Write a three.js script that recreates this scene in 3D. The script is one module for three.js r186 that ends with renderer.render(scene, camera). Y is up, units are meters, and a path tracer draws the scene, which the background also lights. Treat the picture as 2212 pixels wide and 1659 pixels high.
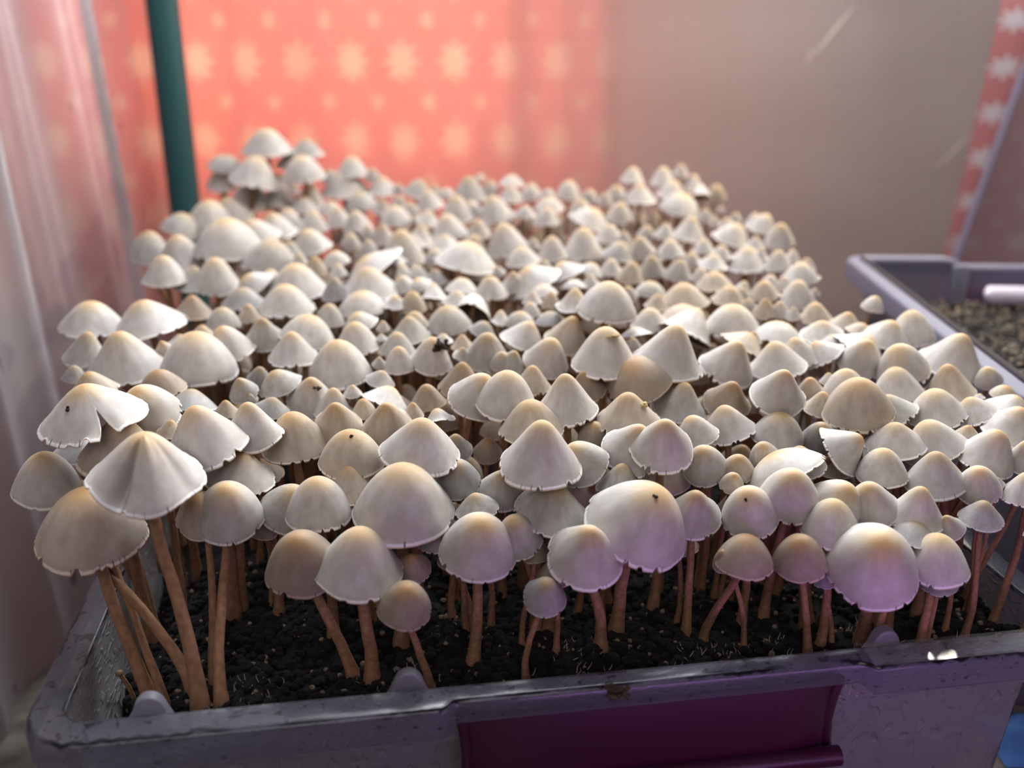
import * as THREE from 'three';
import { ImprovedNoise } from 'three/addons/math/ImprovedNoise.js';
import { mergeGeometries } from 'three/addons/utils/BufferGeometryUtils.js';
import { RoundedBoxGeometry } from 'three/addons/geometries/RoundedBoxGeometry.js';
import { RectAreaLightUniformsLib } from 'three/addons/lights/RectAreaLightUniformsLib.js';

// ---------------------------------------------------------------- camera, sky, lights, exposure
const scene = new THREE.Scene();
const W = 2212, H = 1659, FPX = 2100, PITCH = 20 * Math.PI / 180, CAM_Y = 0.364;
const camera = new THREE.PerspectiveCamera(2 * Math.atan(H / 2 / FPX) * 180 / Math.PI, W / H, 0.01, 20);
camera.position.set(0, CAM_Y, 0);
camera.rotation.set(-PITCH, 0, 0);
camera.focus = 0.405;
camera.userData.fStop = 5;
camera.updateMatrixWorld(true);
const renderer = new THREE.WebGLRenderer({ antialias: true });
renderer.toneMapping = THREE.LinearToneMapping;
renderer.toneMappingExposure = 0.88;
renderer.shadowMap.enabled = true;
RectAreaLightUniformsLib.init();
scene.background = new THREE.Color(1.0, 0.97, 0.93);      // overcast daylight outside the window
scene.backgroundIntensity = 10;
const LIGHTS = { panel: 7.6, overhead: 5.5, day: 17, room: 0.2, warm: 800, purple: 4.4 };            // strengths of the added light panes and the lamps, built further down

// ---------------------------------------------------------------- helpers
let seed = 7;
const rnd = () => { seed = (seed * 1664525 + 1013904223) >>> 0; return seed / 4294967296; };
const rr = (a, b) => a + (b - a) * rnd();
const noise = new ImprovedNoise();
const nz = (x, y, z) => noise.noise(x, y, z);
const fbm = (x, y, z) => nz(x, y, z) + 0.5 * nz(2 * x, 2 * y, 2 * z) + 0.25 * nz(4 * x, 4 * y, 4 * z);
const clamp = (x, a, b) => Math.min(b, Math.max(a, x));
const smooth = (a, b, x) => { const t = clamp((x - a) / (b - a), 0, 1); return t * t * (3 - 2 * t); };
const V = (x, y, z) => new THREE.Vector3(x, y, z);
const used = {};
function numbered(name) { const n = used[name] = (used[name] ?? -1) + 1; return n ? name + '_' + String(n).padStart(3, '0') : name; }
function shade(o) { o.castShadow = o.receiveShadow = true; return o; }
function mesh(name, geometry, material, parent = scene) {
  const o = shade(new THREE.Mesh(geometry, material));
  o.name = numbered(name); parent.add(o); return o;
}
function thing(name, label, category, position = V(0, 0, 0), group) {
  const o = new THREE.Group(); o.name = numbered(name); o.position.copy(position); scene.add(o);
  o.userData = { label, category }; if (group) o.userData.group = group; return o;
}
function tag(o, label, category, group) { Object.assign(o.userData, { label, category }); if (group) o.userData.group = group; return o; }
function struct(o) { o.userData.kind = 'structure'; return o; }
// the ray through a pixel, and the point on it at a horizontal distance or a height
function ray(px, py) {
  return V((px - W / 2) / FPX, -(py - H / 2) / FPX, -1).applyQuaternion(camera.quaternion).normalize();
}
function atDistance(px, py, D) { const r = ray(px, py); return r.multiplyScalar(D / -r.z).add(camera.position); }
function atHeight(px, py, y) { const r = ray(px, py); return r.multiplyScalar((y - CAM_Y) / r.y).add(camera.position); }
function texture(w, h, f, srgb) {
  const d = new Uint8Array(w * h * 4);
  for (let j = 0; j < h; j++) for (let i = 0; i < w; i++) {
    const c = f((i + 0.5) / w, (j + 0.5) / h), k = (j * w + i) * 4;
    d[k] = clamp(c[0], 0, 1) * 255; d[k + 1] = clamp(c[1], 0, 1) * 255; d[k + 2] = clamp(c[2], 0, 1) * 255; d[k + 3] = 255;
  }
  const t = new THREE.DataTexture(d, w, h, THREE.RGBAFormat);
  t.wrapS = t.wrapT = THREE.RepeatWrapping; t.magFilter = THREE.LinearFilter; t.minFilter = THREE.LinearMipmapLinearFilter; t.generateMipmaps = true;
  if (srgb) t.colorSpace = THREE.SRGBColorSpace;
  t.needsUpdate = true; return t;
}
const mix = (a, b, t) => a.map((x, i) => x + (b[i] - x) * t);
const grid = (nu, nv, f, uvf) => {                        // a surface of (nu+1) x (nv+1) points
  const p = [], uv = [], ix = [];
  for (let j = 0; j <= nv; j++) for (let i = 0; i <= nu; i++) {
    const q = f(i / nu, j / nv); p.push(q.x, q.y, q.z);
    const t = uvf ? uvf(i / nu, j / nv) : [i / nu, j / nv]; uv.push(t[0], t[1]);
    if (i < nu && j < nv) { const a = j * (nu + 1) + i, b = a + nu + 1; ix.push(a, a + 1, b + 1, a, b + 1, b); }
  }
  const g = new THREE.BufferGeometry();
  g.setAttribute('position', new THREE.Float32BufferAttribute(p, 3));
  g.setAttribute('uv', new THREE.Float32BufferAttribute(uv, 2));
  g.setIndex(ix); g.computeVertexNormals(); return g;
};
function tube(points, radii, sides = 10) {                // a round stalk along a curve with its own radius at each step
  const n = points.length, p = [], uv = [], ix = [];
  for (let k = 0; k < n; k++) {
    const t = points[Math.min(k + 1, n - 1)].clone().sub(points[Math.max(k - 1, 0)]).normalize();
    const a = V(1, 0, 0).addScaledVector(t, -t.x).normalize(), b = t.clone().cross(a);
    for (let i = 0; i <= sides; i++) {
      const w = i / sides * Math.PI * 2, q = points[k].clone().addScaledVector(a, Math.cos(w) * radii[k]).addScaledVector(b, Math.sin(w) * radii[k]);
      p.push(q.x, q.y, q.z); uv.push(i / sides, k / (n - 1));
      if (i < sides && k < n - 1) { const c = k * (sides + 1) + i, d = c + sides + 1; ix.push(c, d + 1, d, c, c + 1, d + 1); }
    }
  }
  const g = new THREE.BufferGeometry();
  g.setAttribute('position', new THREE.Float32BufferAttribute(p, 3));
  g.setAttribute('uv', new THREE.Float32BufferAttribute(uv, 2));
  g.setIndex(ix); g.computeVertexNormals(); return g;
}
function crumb(s) {                                       // a small irregular grain
  const g = new THREE.IcosahedronGeometry(s, 1), p = g.attributes.position;
  const ox = rr(0, 50);
  for (let i = 0; i < p.count; i++) {
    const x = p.getX(i), y = p.getY(i), z = p.getZ(i), k = 1 + 0.45 * nz(x / s * 1.3 + ox, y / s * 1.3, z / s * 1.3);
    p.setXYZ(i, x * k, y * k * 0.8, z * k);
  }
  g.computeVertexNormals(); return g;
}

// ---------------------------------------------------------------- the tub's own axes: u along its front rim, v towards the back
const YAW = 8.6 * Math.PI / 180, CORNER = V(-0.1705, 0, -0.265), RIM_Y = 0.135, SOIL_Y = 0.12, TUB_W = 0.415, TUB_L = 0.575;
const AU = V(Math.cos(YAW), 0, -Math.sin(YAW)), AV = V(-Math.sin(YAW), 0, -Math.cos(YAW));
const inTub = (u, v, y) => CORNER.clone().addScaledVector(AU, u).addScaledVector(AV, v).setY(y);
const tubUV = (p) => { const q = p.clone().sub(CORNER); return [q.dot(AU), q.dot(AV)]; };
const soilY = (u, v) => SOIL_Y + 0.006 * fbm(u * 30, v * 30, 3) - 0.02 * (1 - smooth(0.012, 0.06, u)) - 0.006 * (1 - smooth(0.012, 0.035, v));
const PI2 = Math.PI * 2;

// ---------------------------------------------------------------- the room and the plastic grow tent
const WEAVE = texture(256, 256, (x, y) => {
  const g = (t, n) => { const q = Math.abs(((t * n) % 1) - 0.5) * 2; return q > 0.82 ? 1 : 0; };
  const d = 0.05 * g(x, 10) + 0.09 * g(y, 7) + 0.02 * (g(x, 43) + g(y, 41)) + 0.05 * Math.abs(nz(x * 5, y * 5, 1));
  const c = 1 - d; return [c, c, c];
}, true);
const sheetMap = (su, sv) => { const t = WEAVE.clone(); t.repeat.set(su, sv); t.needsUpdate = true; return t; };
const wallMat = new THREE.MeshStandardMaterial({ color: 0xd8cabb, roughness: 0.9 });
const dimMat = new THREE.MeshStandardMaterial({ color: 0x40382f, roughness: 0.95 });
const floorMat = new THREE.MeshStandardMaterial({ color: 0x8d8983, roughness: 0.85,
  map: texture(256, 256, (x, y) => { const n = 0.72 + 0.3 * fbm(x * 22, y * 22, 9); return [n, n * 0.98, n * 0.93]; }, true) });
floorMat.map.repeat.set(8, 8);
const X0 = -1.5, X1 = 1.5, ZB = -1.32, ZF = 1.5, TOP = 2.3;
function slab(name, x0, x1, y0, y1, z0, z1, m) {
  const o = mesh(name, new THREE.BoxGeometry(x1 - x0, y1 - y0, z1 - z0), m);
  o.position.set((x0 + x1) / 2, (y0 + y1) / 2, (z0 + z1) / 2); return struct(o);
}
slab('floor', X0, X1, -0.05, 0, ZB, ZF, floorMat);
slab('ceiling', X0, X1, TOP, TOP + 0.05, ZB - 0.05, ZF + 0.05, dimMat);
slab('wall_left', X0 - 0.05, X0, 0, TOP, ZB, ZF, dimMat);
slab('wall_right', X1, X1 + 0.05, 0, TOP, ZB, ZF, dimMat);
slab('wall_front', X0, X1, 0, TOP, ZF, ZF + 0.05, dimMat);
// back wall with a window opening behind the curtain
const WX0 = -0.62, WX1 = 0.04, WY0 = 0.17, WY1 = 0.58, HX0 = -0.25, HX1 = 0.75, HY0 = 1.0, HY1 = 1.9;
{
  const s = new THREE.Shape([[X0, 0], [X1, 0], [X1, TOP], [X0, TOP]].map(([a, b]) => new THREE.Vector2(a, b)));
  s.holes.push(new THREE.Path([[WX0, WY0], [WX0, WY1], [WX1, WY1], [WX1, WY0]].map(([a, b]) => new THREE.Vector2(a, b))));
  s.holes.push(new THREE.Path([[HX0, HY0], [HX0, HY1], [HX1, HY1], [HX1, HY0]].map(([a, b]) => new THREE.Vector2(a, b))));  // upper opening holds the added light pane
  const o = mesh('wall_back', new THREE.ExtrudeGeometry(s, { depth: 0.05, bevelEnabled: false }), wallMat);
  o.position.z = ZB - 0.05; struct(o);
  const f = new THREE.Shape([[WX0, WY0], [WX1, WY0], [WX1, WY1], [WX0, WY1]].map(([a, b]) => new THREE.Vector2(a, b)));
  f.holes.push(new THREE.Path([[WX0 + 0.035, WY0 + 0.035], [WX0 + 0.035, WY1 - 0.035], [WX1 - 0.035, WY1 - 0.035], [WX1 - 0.035, WY0 + 0.035]].map(([a, b]) => new THREE.Vector2(a, b))));
  const w = struct(mesh('window_1', new THREE.ExtrudeGeometry(f, { depth: 0.03, bevelEnabled: false }), new THREE.MeshStandardMaterial({ color: 0xe8e6e0, roughness: 0.5 })));
  w.position.z = ZB - 0.045;
  const mu = mesh('shade_post', new RoundedBoxGeometry(0.075, WY1 - WY0, 0.03, 2, 0.004), w.material, w); mu.position.set(-0.268, (WY0 + WY1) / 2, 0.03);  // unseen post added to darken a band of the curtain
}
// printed red curtains: small cream flowers in staggered rows
const flower = (x, y, r) => {
  const d = Math.hypot(x, y) / r, a = Math.atan2(y, x), e = 0.75 + 0.25 * Math.cos(8 * a);
  return 1 - smooth(e * 0.8, e, d);
};
const print = (ground, petal) => texture(512, 512, (x, y) => {
  let k = 0;
  for (const [cx, cy, r] of [[0.25, 0.25, 0.18], [0.75, 0.25, 0.18], [0.25, 0.75, 0.18], [0.75, 0.75, 0.18]]) k = Math.max(k, flower((x - cx) * 1, (y - cy) * 1.15, r));
  for (const cx of [0, 0.5, 1]) for (const cy of [0, 0.5, 1]) k = Math.max(k, 0.85 * flower(x - cx, (y - cy) * 1.2, 0.085));
  const t = 1 + 0.06 * nz(x * 60, y * 60, 2);
  return mix(ground, petal, k).map((c) => c * t);
}, true);
const PRINT = print([0.93, 0.42, 0.33], [0.98, 0.72, 0.56]), PRINT2 = print([0.87, 0.58, 0.58], [0.95, 0.92, 0.94]);
function curtain(x0, x1, y0, y1, z, folds, amp, lean, name, label) {
  const w = x1 - x0, h = y1 - y0;
  const g = grid(160, 24, (s, t) => {
    const k = Math.sin(s * folds * PI2 + 0.8 * Math.sin(s * 5)) * amp + 0.3 * amp * Math.sin(s * folds * 2.7 * PI2 + t * 2);
    return V(x0 + s * w + lean * t, y0 + t * h, z + k);
  }, (s, t) => [s * w * 1.12 / 0.138 + 0.1, t * h / 0.186 + 0.09]);
  const back = g.clone(); back.translate(0, 0, -0.0012);
  const m = new THREE.MeshPhysicalMaterial({ map: PRINT, roughness: 1, transmission: 0.6, thickness: 0, side: THREE.DoubleSide });
  return tag(mesh(name, g, m), label, 'curtain');
}
curtain(-0.95, 0.13, 0.02, 0.63, -1.22, 7, 0.012, 0, 'curtain', 'Red curtain printed with cream flowers, glowing with daylight behind the plastic sheet');
// plastic sheets of the tent
const sheetMat = (su, sv, tr, through = 0.85) => new THREE.MeshPhysicalMaterial({ color: 0xd9d4d2, map: sheetMap(su, sv), roughness: tr, transmission: through, thickness: 0, specularIntensity: 0.35, side: THREE.DoubleSide });
const plainSheet = new THREE.MeshPhysicalMaterial({ color: 0xd6ccd1, roughness: 0.76, transmission: 0.66, thickness: 0, specularIntensity: 0.35, side: THREE.DoubleSide,
  map: texture(256, 256, (x, y) => { const n = 0.95 + 0.05 * fbm(x * 6, y * 6, 3) - 0.4 * smooth(0.62, 0.75, nz(x * 90, y * 90, 4)); return [n, n, n]; }, true) });
const tent = thing('grow_tent', 'Small tent of translucent woven plastic sheets around the mushroom tubs, on a green tube frame', 'grow tent', V(-0.34, 0, -0.97));
const part = (name, g, m) => { g.translate(0.34, 0, 0.97); return mesh(name, g, m, tent); };
part('back_sheet', grid(120, 60, (s, t) => V(-0.34 + s * 0.86, t * 0.45, -1.0 + 0.006 * nz(s * 3, t * 4, 5) - 0.002 * Math.abs(nz(s * 14 + t * 5, t * 3, 8)))), sheetMat(16, 20, 0.72));
part('side_sheet', grid(240, 60, (s, t) => {
  const D = 0.14 + s * 0.85, x = -0.345 + 0.13 * Math.pow(1 - s, 1.3);
  const q = s * 3.2 + t * 0.35 + 0.15 * nz(s * 4, t * 2, 2);
  const fold = 0.012 * Math.sin(q * 7.0) + 0.008 * Math.abs(Math.sin(q * 13 + 1)) + 0.006 * Math.abs(Math.sin(q * 23 + 2 * t)) * smooth(0.3, 0.9, s);
  return V(x - fold - 0.03 * (t - 0.2), t * 1.3, -D);
}), plainSheet);
const seamTop = atDistance(2235, 90, 0.95), seamLow = atDistance(2072, 540, 0.95), seamAt = (y) => seamLow.clone().lerp(seamTop, (y - seamLow.y) / (seamTop.y - seamLow.y));
part('side_sheet', grid(80, 40, (s, t) => { const q = seamAt(t * 0.8); return V(q.x + (0.76 - q.x) * s + 0.006 * Math.sin(s * 12 + t * 4) * s, t * 0.8, -0.95 + s * 0.85); }), Object.assign(plainSheet.clone(), { roughness: 0.62, transmission: 0.85 }));
{ // creases pressed into the back sheet
  for (const [a, b, r] of [[[1846, 12], [1752, 128], 0.0014], [[1756, 100], [1740, 140], 0.001], [[2098, 290], [2020, 365], 0.001]]) {
    const p = atDistance(a[0], a[1], 0.992), q = atDistance(b[0], b[1], 0.992);
    const n = 9, pts = [...Array(n)].map((_, i) => p.clone().lerp(q, i / (n - 1)));
    part('crease', tube(pts, pts.map((_, i) => r * (0.25 + Math.sin(i / (n - 1) * Math.PI) * (0.7 + 0.4 * nz(i, 1, 4)))), 6), new THREE.MeshPhysicalMaterial({ color: 0xe8e0de, roughness: 0.4, transmission: 0.3, thickness: 0 }));
  }
  const green = new THREE.MeshStandardMaterial({ color: 0x255a5e, roughness: 0.5 });
  const top = atDistance(343, -60, 0.94), foot = atDistance(403, 470, 0.94), dir = foot.clone().sub(top).normalize();
  const low = foot.clone().addScaledVector(dir, (foot.y - 0.0) / -dir.y);
  const hi = top.clone().addScaledVector(dir, -0.5);
  part('pole', tube([low, low.clone().lerp(hi, 0.3), low.clone().lerp(hi, 0.7), hi], [0.0148, 0.0148, 0.0148, 0.0148], 28), green);
  const [e, s1, s0, t] = [0, 0.25, 0.5, 0.8].map(seamAt);
  part('seam_tape', tube([e, s1, s0, t], [0.004, 0.004, 0.004, 0.004], 10), new THREE.MeshPhysicalMaterial({ color: 0xb9b4cf, roughness: 0.5, transmission: 0.3, thickness: 0 }));
}
{ // the narrow strip of the second curtain, pulled aside
  const a = atDistance(2168, -20, 0.965), b = atDistance(2035, 560, 0.965), wd = 0.14;
  const n = 40, up = b.clone().sub(a);
  const g = grid(24, n, (s, t) => a.clone().addScaledVector(up, 1.35 - t * 1.6).add(V(s * wd, 0, 0.003 * Math.sin(s * 7 + t * 3))), (s, t) => [s * wd * 1.12 / 0.13 + 0.1, t * 0.72 / 0.15]);
  tag(mesh('curtain', g, new THREE.MeshPhysicalMaterial({ map: PRINT2, color: 0xffffff, roughness: 1, transmission: 0.5, thickness: 0, side: THREE.DoubleSide })),
    'Narrow slanting strip of red flowered curtain above the second tub', 'curtain');
}

// ---------------------------------------------------------------- lamps and added fill lights
function lampLight(light, x, y, z, tx, ty, tz) { light.position.set(x, y, z); light.lookAt(tx, ty, tz); light.castShadow = true; scene.add(light); return light; }
{ // glowing pane added high in the back wall: cool fill from behind
  const pane = struct(mesh('fill_pane_2', new THREE.BoxGeometry(HX1 - HX0, HY1 - HY0, 0.006), new THREE.MeshStandardMaterial({ color: 0xffffff, emissive: 0xe9f0ff, emissiveIntensity: 5 })));
  pane.position.set((HX0 + HX1) / 2, (HY0 + HY1) / 2, ZB - 0.02);
  lampLight(new THREE.RectAreaLight(new THREE.Color(0.93, 0.97, 1.0), LIGHTS.day, HX1 - HX0, HY1 - HY0), (HX0 + HX1) / 2, (HY0 + HY1) / 2, ZB - 0.012, (HX0 + HX1) / 2, (HY0 + HY1) / 2, 0);
}
{ // unseen glowing pane added behind the camera to fill the near cap sides
  const pane = struct(mesh('fill_pane_3', new THREE.BoxGeometry(1.5, 1.0, 0.01), new THREE.MeshStandardMaterial({ color: 0xffffff, emissive: 0xf6e6ea, emissiveIntensity: 2 })));
  pane.position.set(0, 1.45, ZF - 0.006);
  lampLight(new THREE.RectAreaLight(new THREE.Color(1.0, 0.93, 0.95), LIGHTS.room, 1.5, 1.0), 0, 1.45, ZF - 0.014, 0, 1.45, 0);
}
{ // cool white key light added unseen at the tent back, facing forward
  const c = V(0.05, 0.60, -0.945), w = 0.86, h = 0.27;
  const o = thing('key_light', 'Wide flat cool white key light added at the back of the tent above view', 'lamp', c);
  const box = mesh('housing', new RoundedBoxGeometry(w + 0.02, h + 0.02, 0.014, 2, 0.005), new THREE.MeshStandardMaterial({ color: 0x8d9092, roughness: 0.5 }), o); box.position.z = -0.0085;
  mesh('diffuser', new THREE.BoxGeometry(w, h, 0.002), new THREE.MeshStandardMaterial({ color: 0xffffff, emissive: 0xeef3ff, emissiveIntensity: 3 }), o);
  for (const q of [-1, 1]) mesh('cord', tube([V(q * 0.35, h / 2, -0.008), V(q * 0.35, 0.8, -0.008), V(q * 0.35, TOP - c.y, -0.008)], [0.002, 0.002, 0.002], 6), new THREE.MeshStandardMaterial({ color: 0x333333 }), o);
  lampLight(new THREE.RectAreaLight(new THREE.Color(0.94, 0.972, 1.0), LIGHTS.panel, w, h), c.x, c.y, c.z + 0.003, c.x, c.y, c.z + 1);
}
{ // square cool white light added overhead to brighten the cap tops
  const c = V(0.08, 0.95, -0.56), w = 0.42, d = 0.3;
  const o = thing('overhead_fill', 'Square cool white fill light added on cords over the mushroom bed, out of view', 'lamp', c);
  const box = mesh('housing', new RoundedBoxGeometry(w + 0.02, 0.02, d + 0.02, 2, 0.006), new THREE.MeshStandardMaterial({ color: 0x8d9092, roughness: 0.5 }), o); box.position.y = 0.0115;
  mesh('diffuser', new THREE.BoxGeometry(w, 0.002, d), new THREE.MeshStandardMaterial({ color: 0xffffff, emissive: 0xeef3ff, emissiveIntensity: 3 }), o);
  for (const q of [-1, 1]) mesh('cord', tube([V(q * 0.15, 0.02, 0), V(q * 0.15, 0.7, 0), V(q * 0.15, TOP - c.y, 0)], [0.002, 0.002, 0.002], 6), new THREE.MeshStandardMaterial({ color: 0x333333 }), o);
  lampLight(new THREE.RectAreaLight(new THREE.Color(0.94, 0.972, 1.0), LIGHTS.overhead, w, d), c.x, c.y - 0.003, c.z, c.x, 0, c.z - 0.0001);
}
{ // short bar of five warm lamps over the second tub
  const c = V(0.376, 0.464, -0.775);
  const o = thing('led_bar', 'Short bar lamp of five warm diodes hung above the second tub, out of view', 'lamp', c);
  const box = mesh('housing', new RoundedBoxGeometry(0.1, 0.012, 0.03, 2, 0.004), new THREE.MeshStandardMaterial({ color: 0x222222, roughness: 0.5 }), o); box.position.y = 0.0062;
  for (let i = 0; i < 5; i++) { const b = mesh('diode', new THREE.CylinderGeometry(0.004, 0.004, 0.002, 16), new THREE.MeshStandardMaterial({ color: 0xffffff, emissive: 0xffe2b0, emissiveIntensity: 60 }), o); b.position.set([-0.0355, -0.0165, -0.0045, 0.018, 0.0355][i], -0.001, 0); }
  mesh('cord', tube([V(0, 0.01, 0), V(0, 1, 0), V(0, TOP - c.y, 0)], [0.002, 0.002, 0.002], 6), new THREE.MeshStandardMaterial({ color: 0x222222 }), o);
  lampLight(new THREE.RectAreaLight(new THREE.Color(1.0, 0.86, 0.62), LIGHTS.warm, 0.08, 0.008), c.x - 0.002, c.y - 0.004, c.z, 0.0, 0.35, -0.72);
}
{ // five small bright lamps in a row high above, mirrored in the wet rim
  const c = V(0.55, 0.9, -0.635), o = thing('lamp_row', 'Row of five small bright lamps on a bar high above, out of view', 'lamp', c);
  const at = [[-0.046, 0], [-0.026, 0], [-0.010, 0], [0.018, 0], [0.044, 0]];
  const bar = mesh('housing', new RoundedBoxGeometry(0.13, 0.014, 0.036, 2, 0.004), new THREE.MeshStandardMaterial({ color: 0x2a2a2c, roughness: 0.5 }), o); bar.position.y = 0.0085; bar.rotation.y = 0;
  for (const [x, z] of at) { const b = mesh('diode', new THREE.CylinderGeometry(0.0035, 0.0035, 0.003, 18), new THREE.MeshStandardMaterial({ color: 0xffffff, emissive: 0xfff4e2, emissiveIntensity: 120 }), o); b.position.set(x, 0, z); }
  mesh('cord', tube([V(0, 0.012, 0), V(0, 0.7, 0), V(0, TOP - c.y, 0)], [0.002, 0.002, 0.002], 6), new THREE.MeshStandardMaterial({ color: 0x222222 }), o);
  at.forEach(([x, z], i) => { const w = [0.004, 0.005, 0.008, 0.009, 0.006][i]; lampLight(new THREE.RectAreaLight(new THREE.Color(1, 0.95, 0.87), 60, w, 0.01), c.x + x, c.y - 0.003, c.z + z, c.x + x, 0, c.z + z - 0.0001); });
}
{ // purple grow strip standing low in front of the tub
  const c = V(0.15, 0.125, -0.175), w = 0.22, h = 0.025, to = V(0.13, 0.185, -0.42);
  const o = thing('grow_strip', 'Low purple grow lamp strip standing in front of the tub, out of view', 'lamp', V(c.x, 0, c.z));
  const f = mesh('foot', new RoundedBoxGeometry(0.2, 0.12, 0.015, 2, 0.004), new THREE.MeshStandardMaterial({ color: 0x1a1a1c, roughness: 0.5 }), o); f.position.set(0, 0.06, 0.016);
  const b = mesh('tube', new THREE.BoxGeometry(w, h, 0.003), new THREE.MeshStandardMaterial({ color: 0xffffff, emissive: 0xa030ff, emissiveIntensity: 2 }), o); b.position.y = c.y; b.lookAt(to);
  const dir = to.clone().sub(c).normalize(), q = c.clone().addScaledVector(dir, 0.003);
  lampLight(new THREE.RectAreaLight(new THREE.Color(0.58, 0.06, 0.78), LIGHTS.purple, w, h), q.x, q.y, q.z, to.x, to.y, to.z);
}

// ---------------------------------------------------------------- the clear plastic tubs
const outline = (w, l, d, r, n) => {                      // n points round a rounded rectangle, drawn in by d
  const pts = [], x0 = d, x1 = w - d, y0 = d, y1 = l - d, q = Math.max(r - d * 0.5, 0.004);
  for (const [cx, cy, a0] of [[x1 - q, y0 + q, -90], [x1 - q, y1 - q, 0], [x0 + q, y1 - q, 90], [x0 + q, y0 + q, 180]])
    for (let i = 0; i <= n; i++) { const a = (a0 + 90 * i / n) * Math.PI / 180; pts.push([cx + q * Math.cos(a), cy + q * Math.sin(a)]); }
  return pts;
};
const DIRT = texture(1024, 128, (x, y) => {               // scum lines and splashes on the rim: y runs from lip to inner edge
  const wob = 0.05 * nz(x * 26, 1, 3) + 0.04 * nz(x * 70, 2, 1);
  const line = (at, w) => 1 - smooth(w * 0.3, w, Math.abs(y - at - wob));
  const pres = smooth(-0.25, 0.15, nz(x * 11, 4, 2)), big = smooth(0.3, 0.55, nz(x * 60 + 0.8 * nz(x * 90, y * 9, 2), y * 3.1 + nz(x * 40, y * 6, 9), 6)) * smooth(0.5, 0.56, y);
  const k = Math.max(line(0.50, 0.035) * pres, line(0.93, 0.03) * 0.8, big * 0.6, smooth(0.5, 0.62, nz(x * 150, y * 16, 8)) * 0.7);
  return mix([0.86, 0.86, 0.89], [0.16, 0.15, 0.19], clamp(k, 0, 1) * 0.85);
}, true);
const plastic = new THREE.MeshPhysicalMaterial({ color: 0xc3c3ce, roughness: 0.4, transmission: 0.7, thickness: 0, specularIntensity: 0.8, side: THREE.DoubleSide });
const rimPlastic = new THREE.MeshPhysicalMaterial({ color: 0xd0d0dc, map: DIRT, roughness: 0.24, transmission: 0.88, thickness: 0, specularIntensity: 0.9, side: THREE.DoubleSide });
const BEADS = texture(512, 512, (x, y) => { let k = 0; const n = nz(x * 34, y * 34, 1), m = nz(x * 15, y * 15, 6); k = smooth(0.15, 0.45, n) + 0.7 * smooth(0.2, 0.4, m); return [k * 0.6, k * 0.6, k * 0.6]; });
const wallPlastic = new THREE.MeshPhysicalMaterial({ color: 0xbdbcc2, roughness: 0.45, transmission: 0.7, thickness: 0, bumpMap: BEADS, bumpScale: 0.0012, side: THREE.DoubleSide });
function loft(rings, vAt, closedUV = 1) {                 // rings of equal length, each already closed by its first point
  const n = rings[0].length;
  return grid(n, rings.length - 1, (s, t) => { const r = rings[Math.round(t * (rings.length - 1))]; return r[Math.round(s * n) % n]; }, (s, t) => [s * closedUV, vAt ? vAt[Math.round(t * (rings.length - 1))] : t]);
}
const densify = (pts, step) => { const out = []; for (let i = 0; i < pts.length; i++) { const a = pts[i], b = pts[(i + 1) % pts.length], n = Math.max(1, Math.round(Math.hypot(b[0] - a[0], b[1] - a[1]) / step)); for (let k = 0; k < n; k++) out.push([a[0] + (b[0] - a[0]) * k / n, a[1] + (b[1] - a[1]) * k / n]); } return out; };
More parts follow.
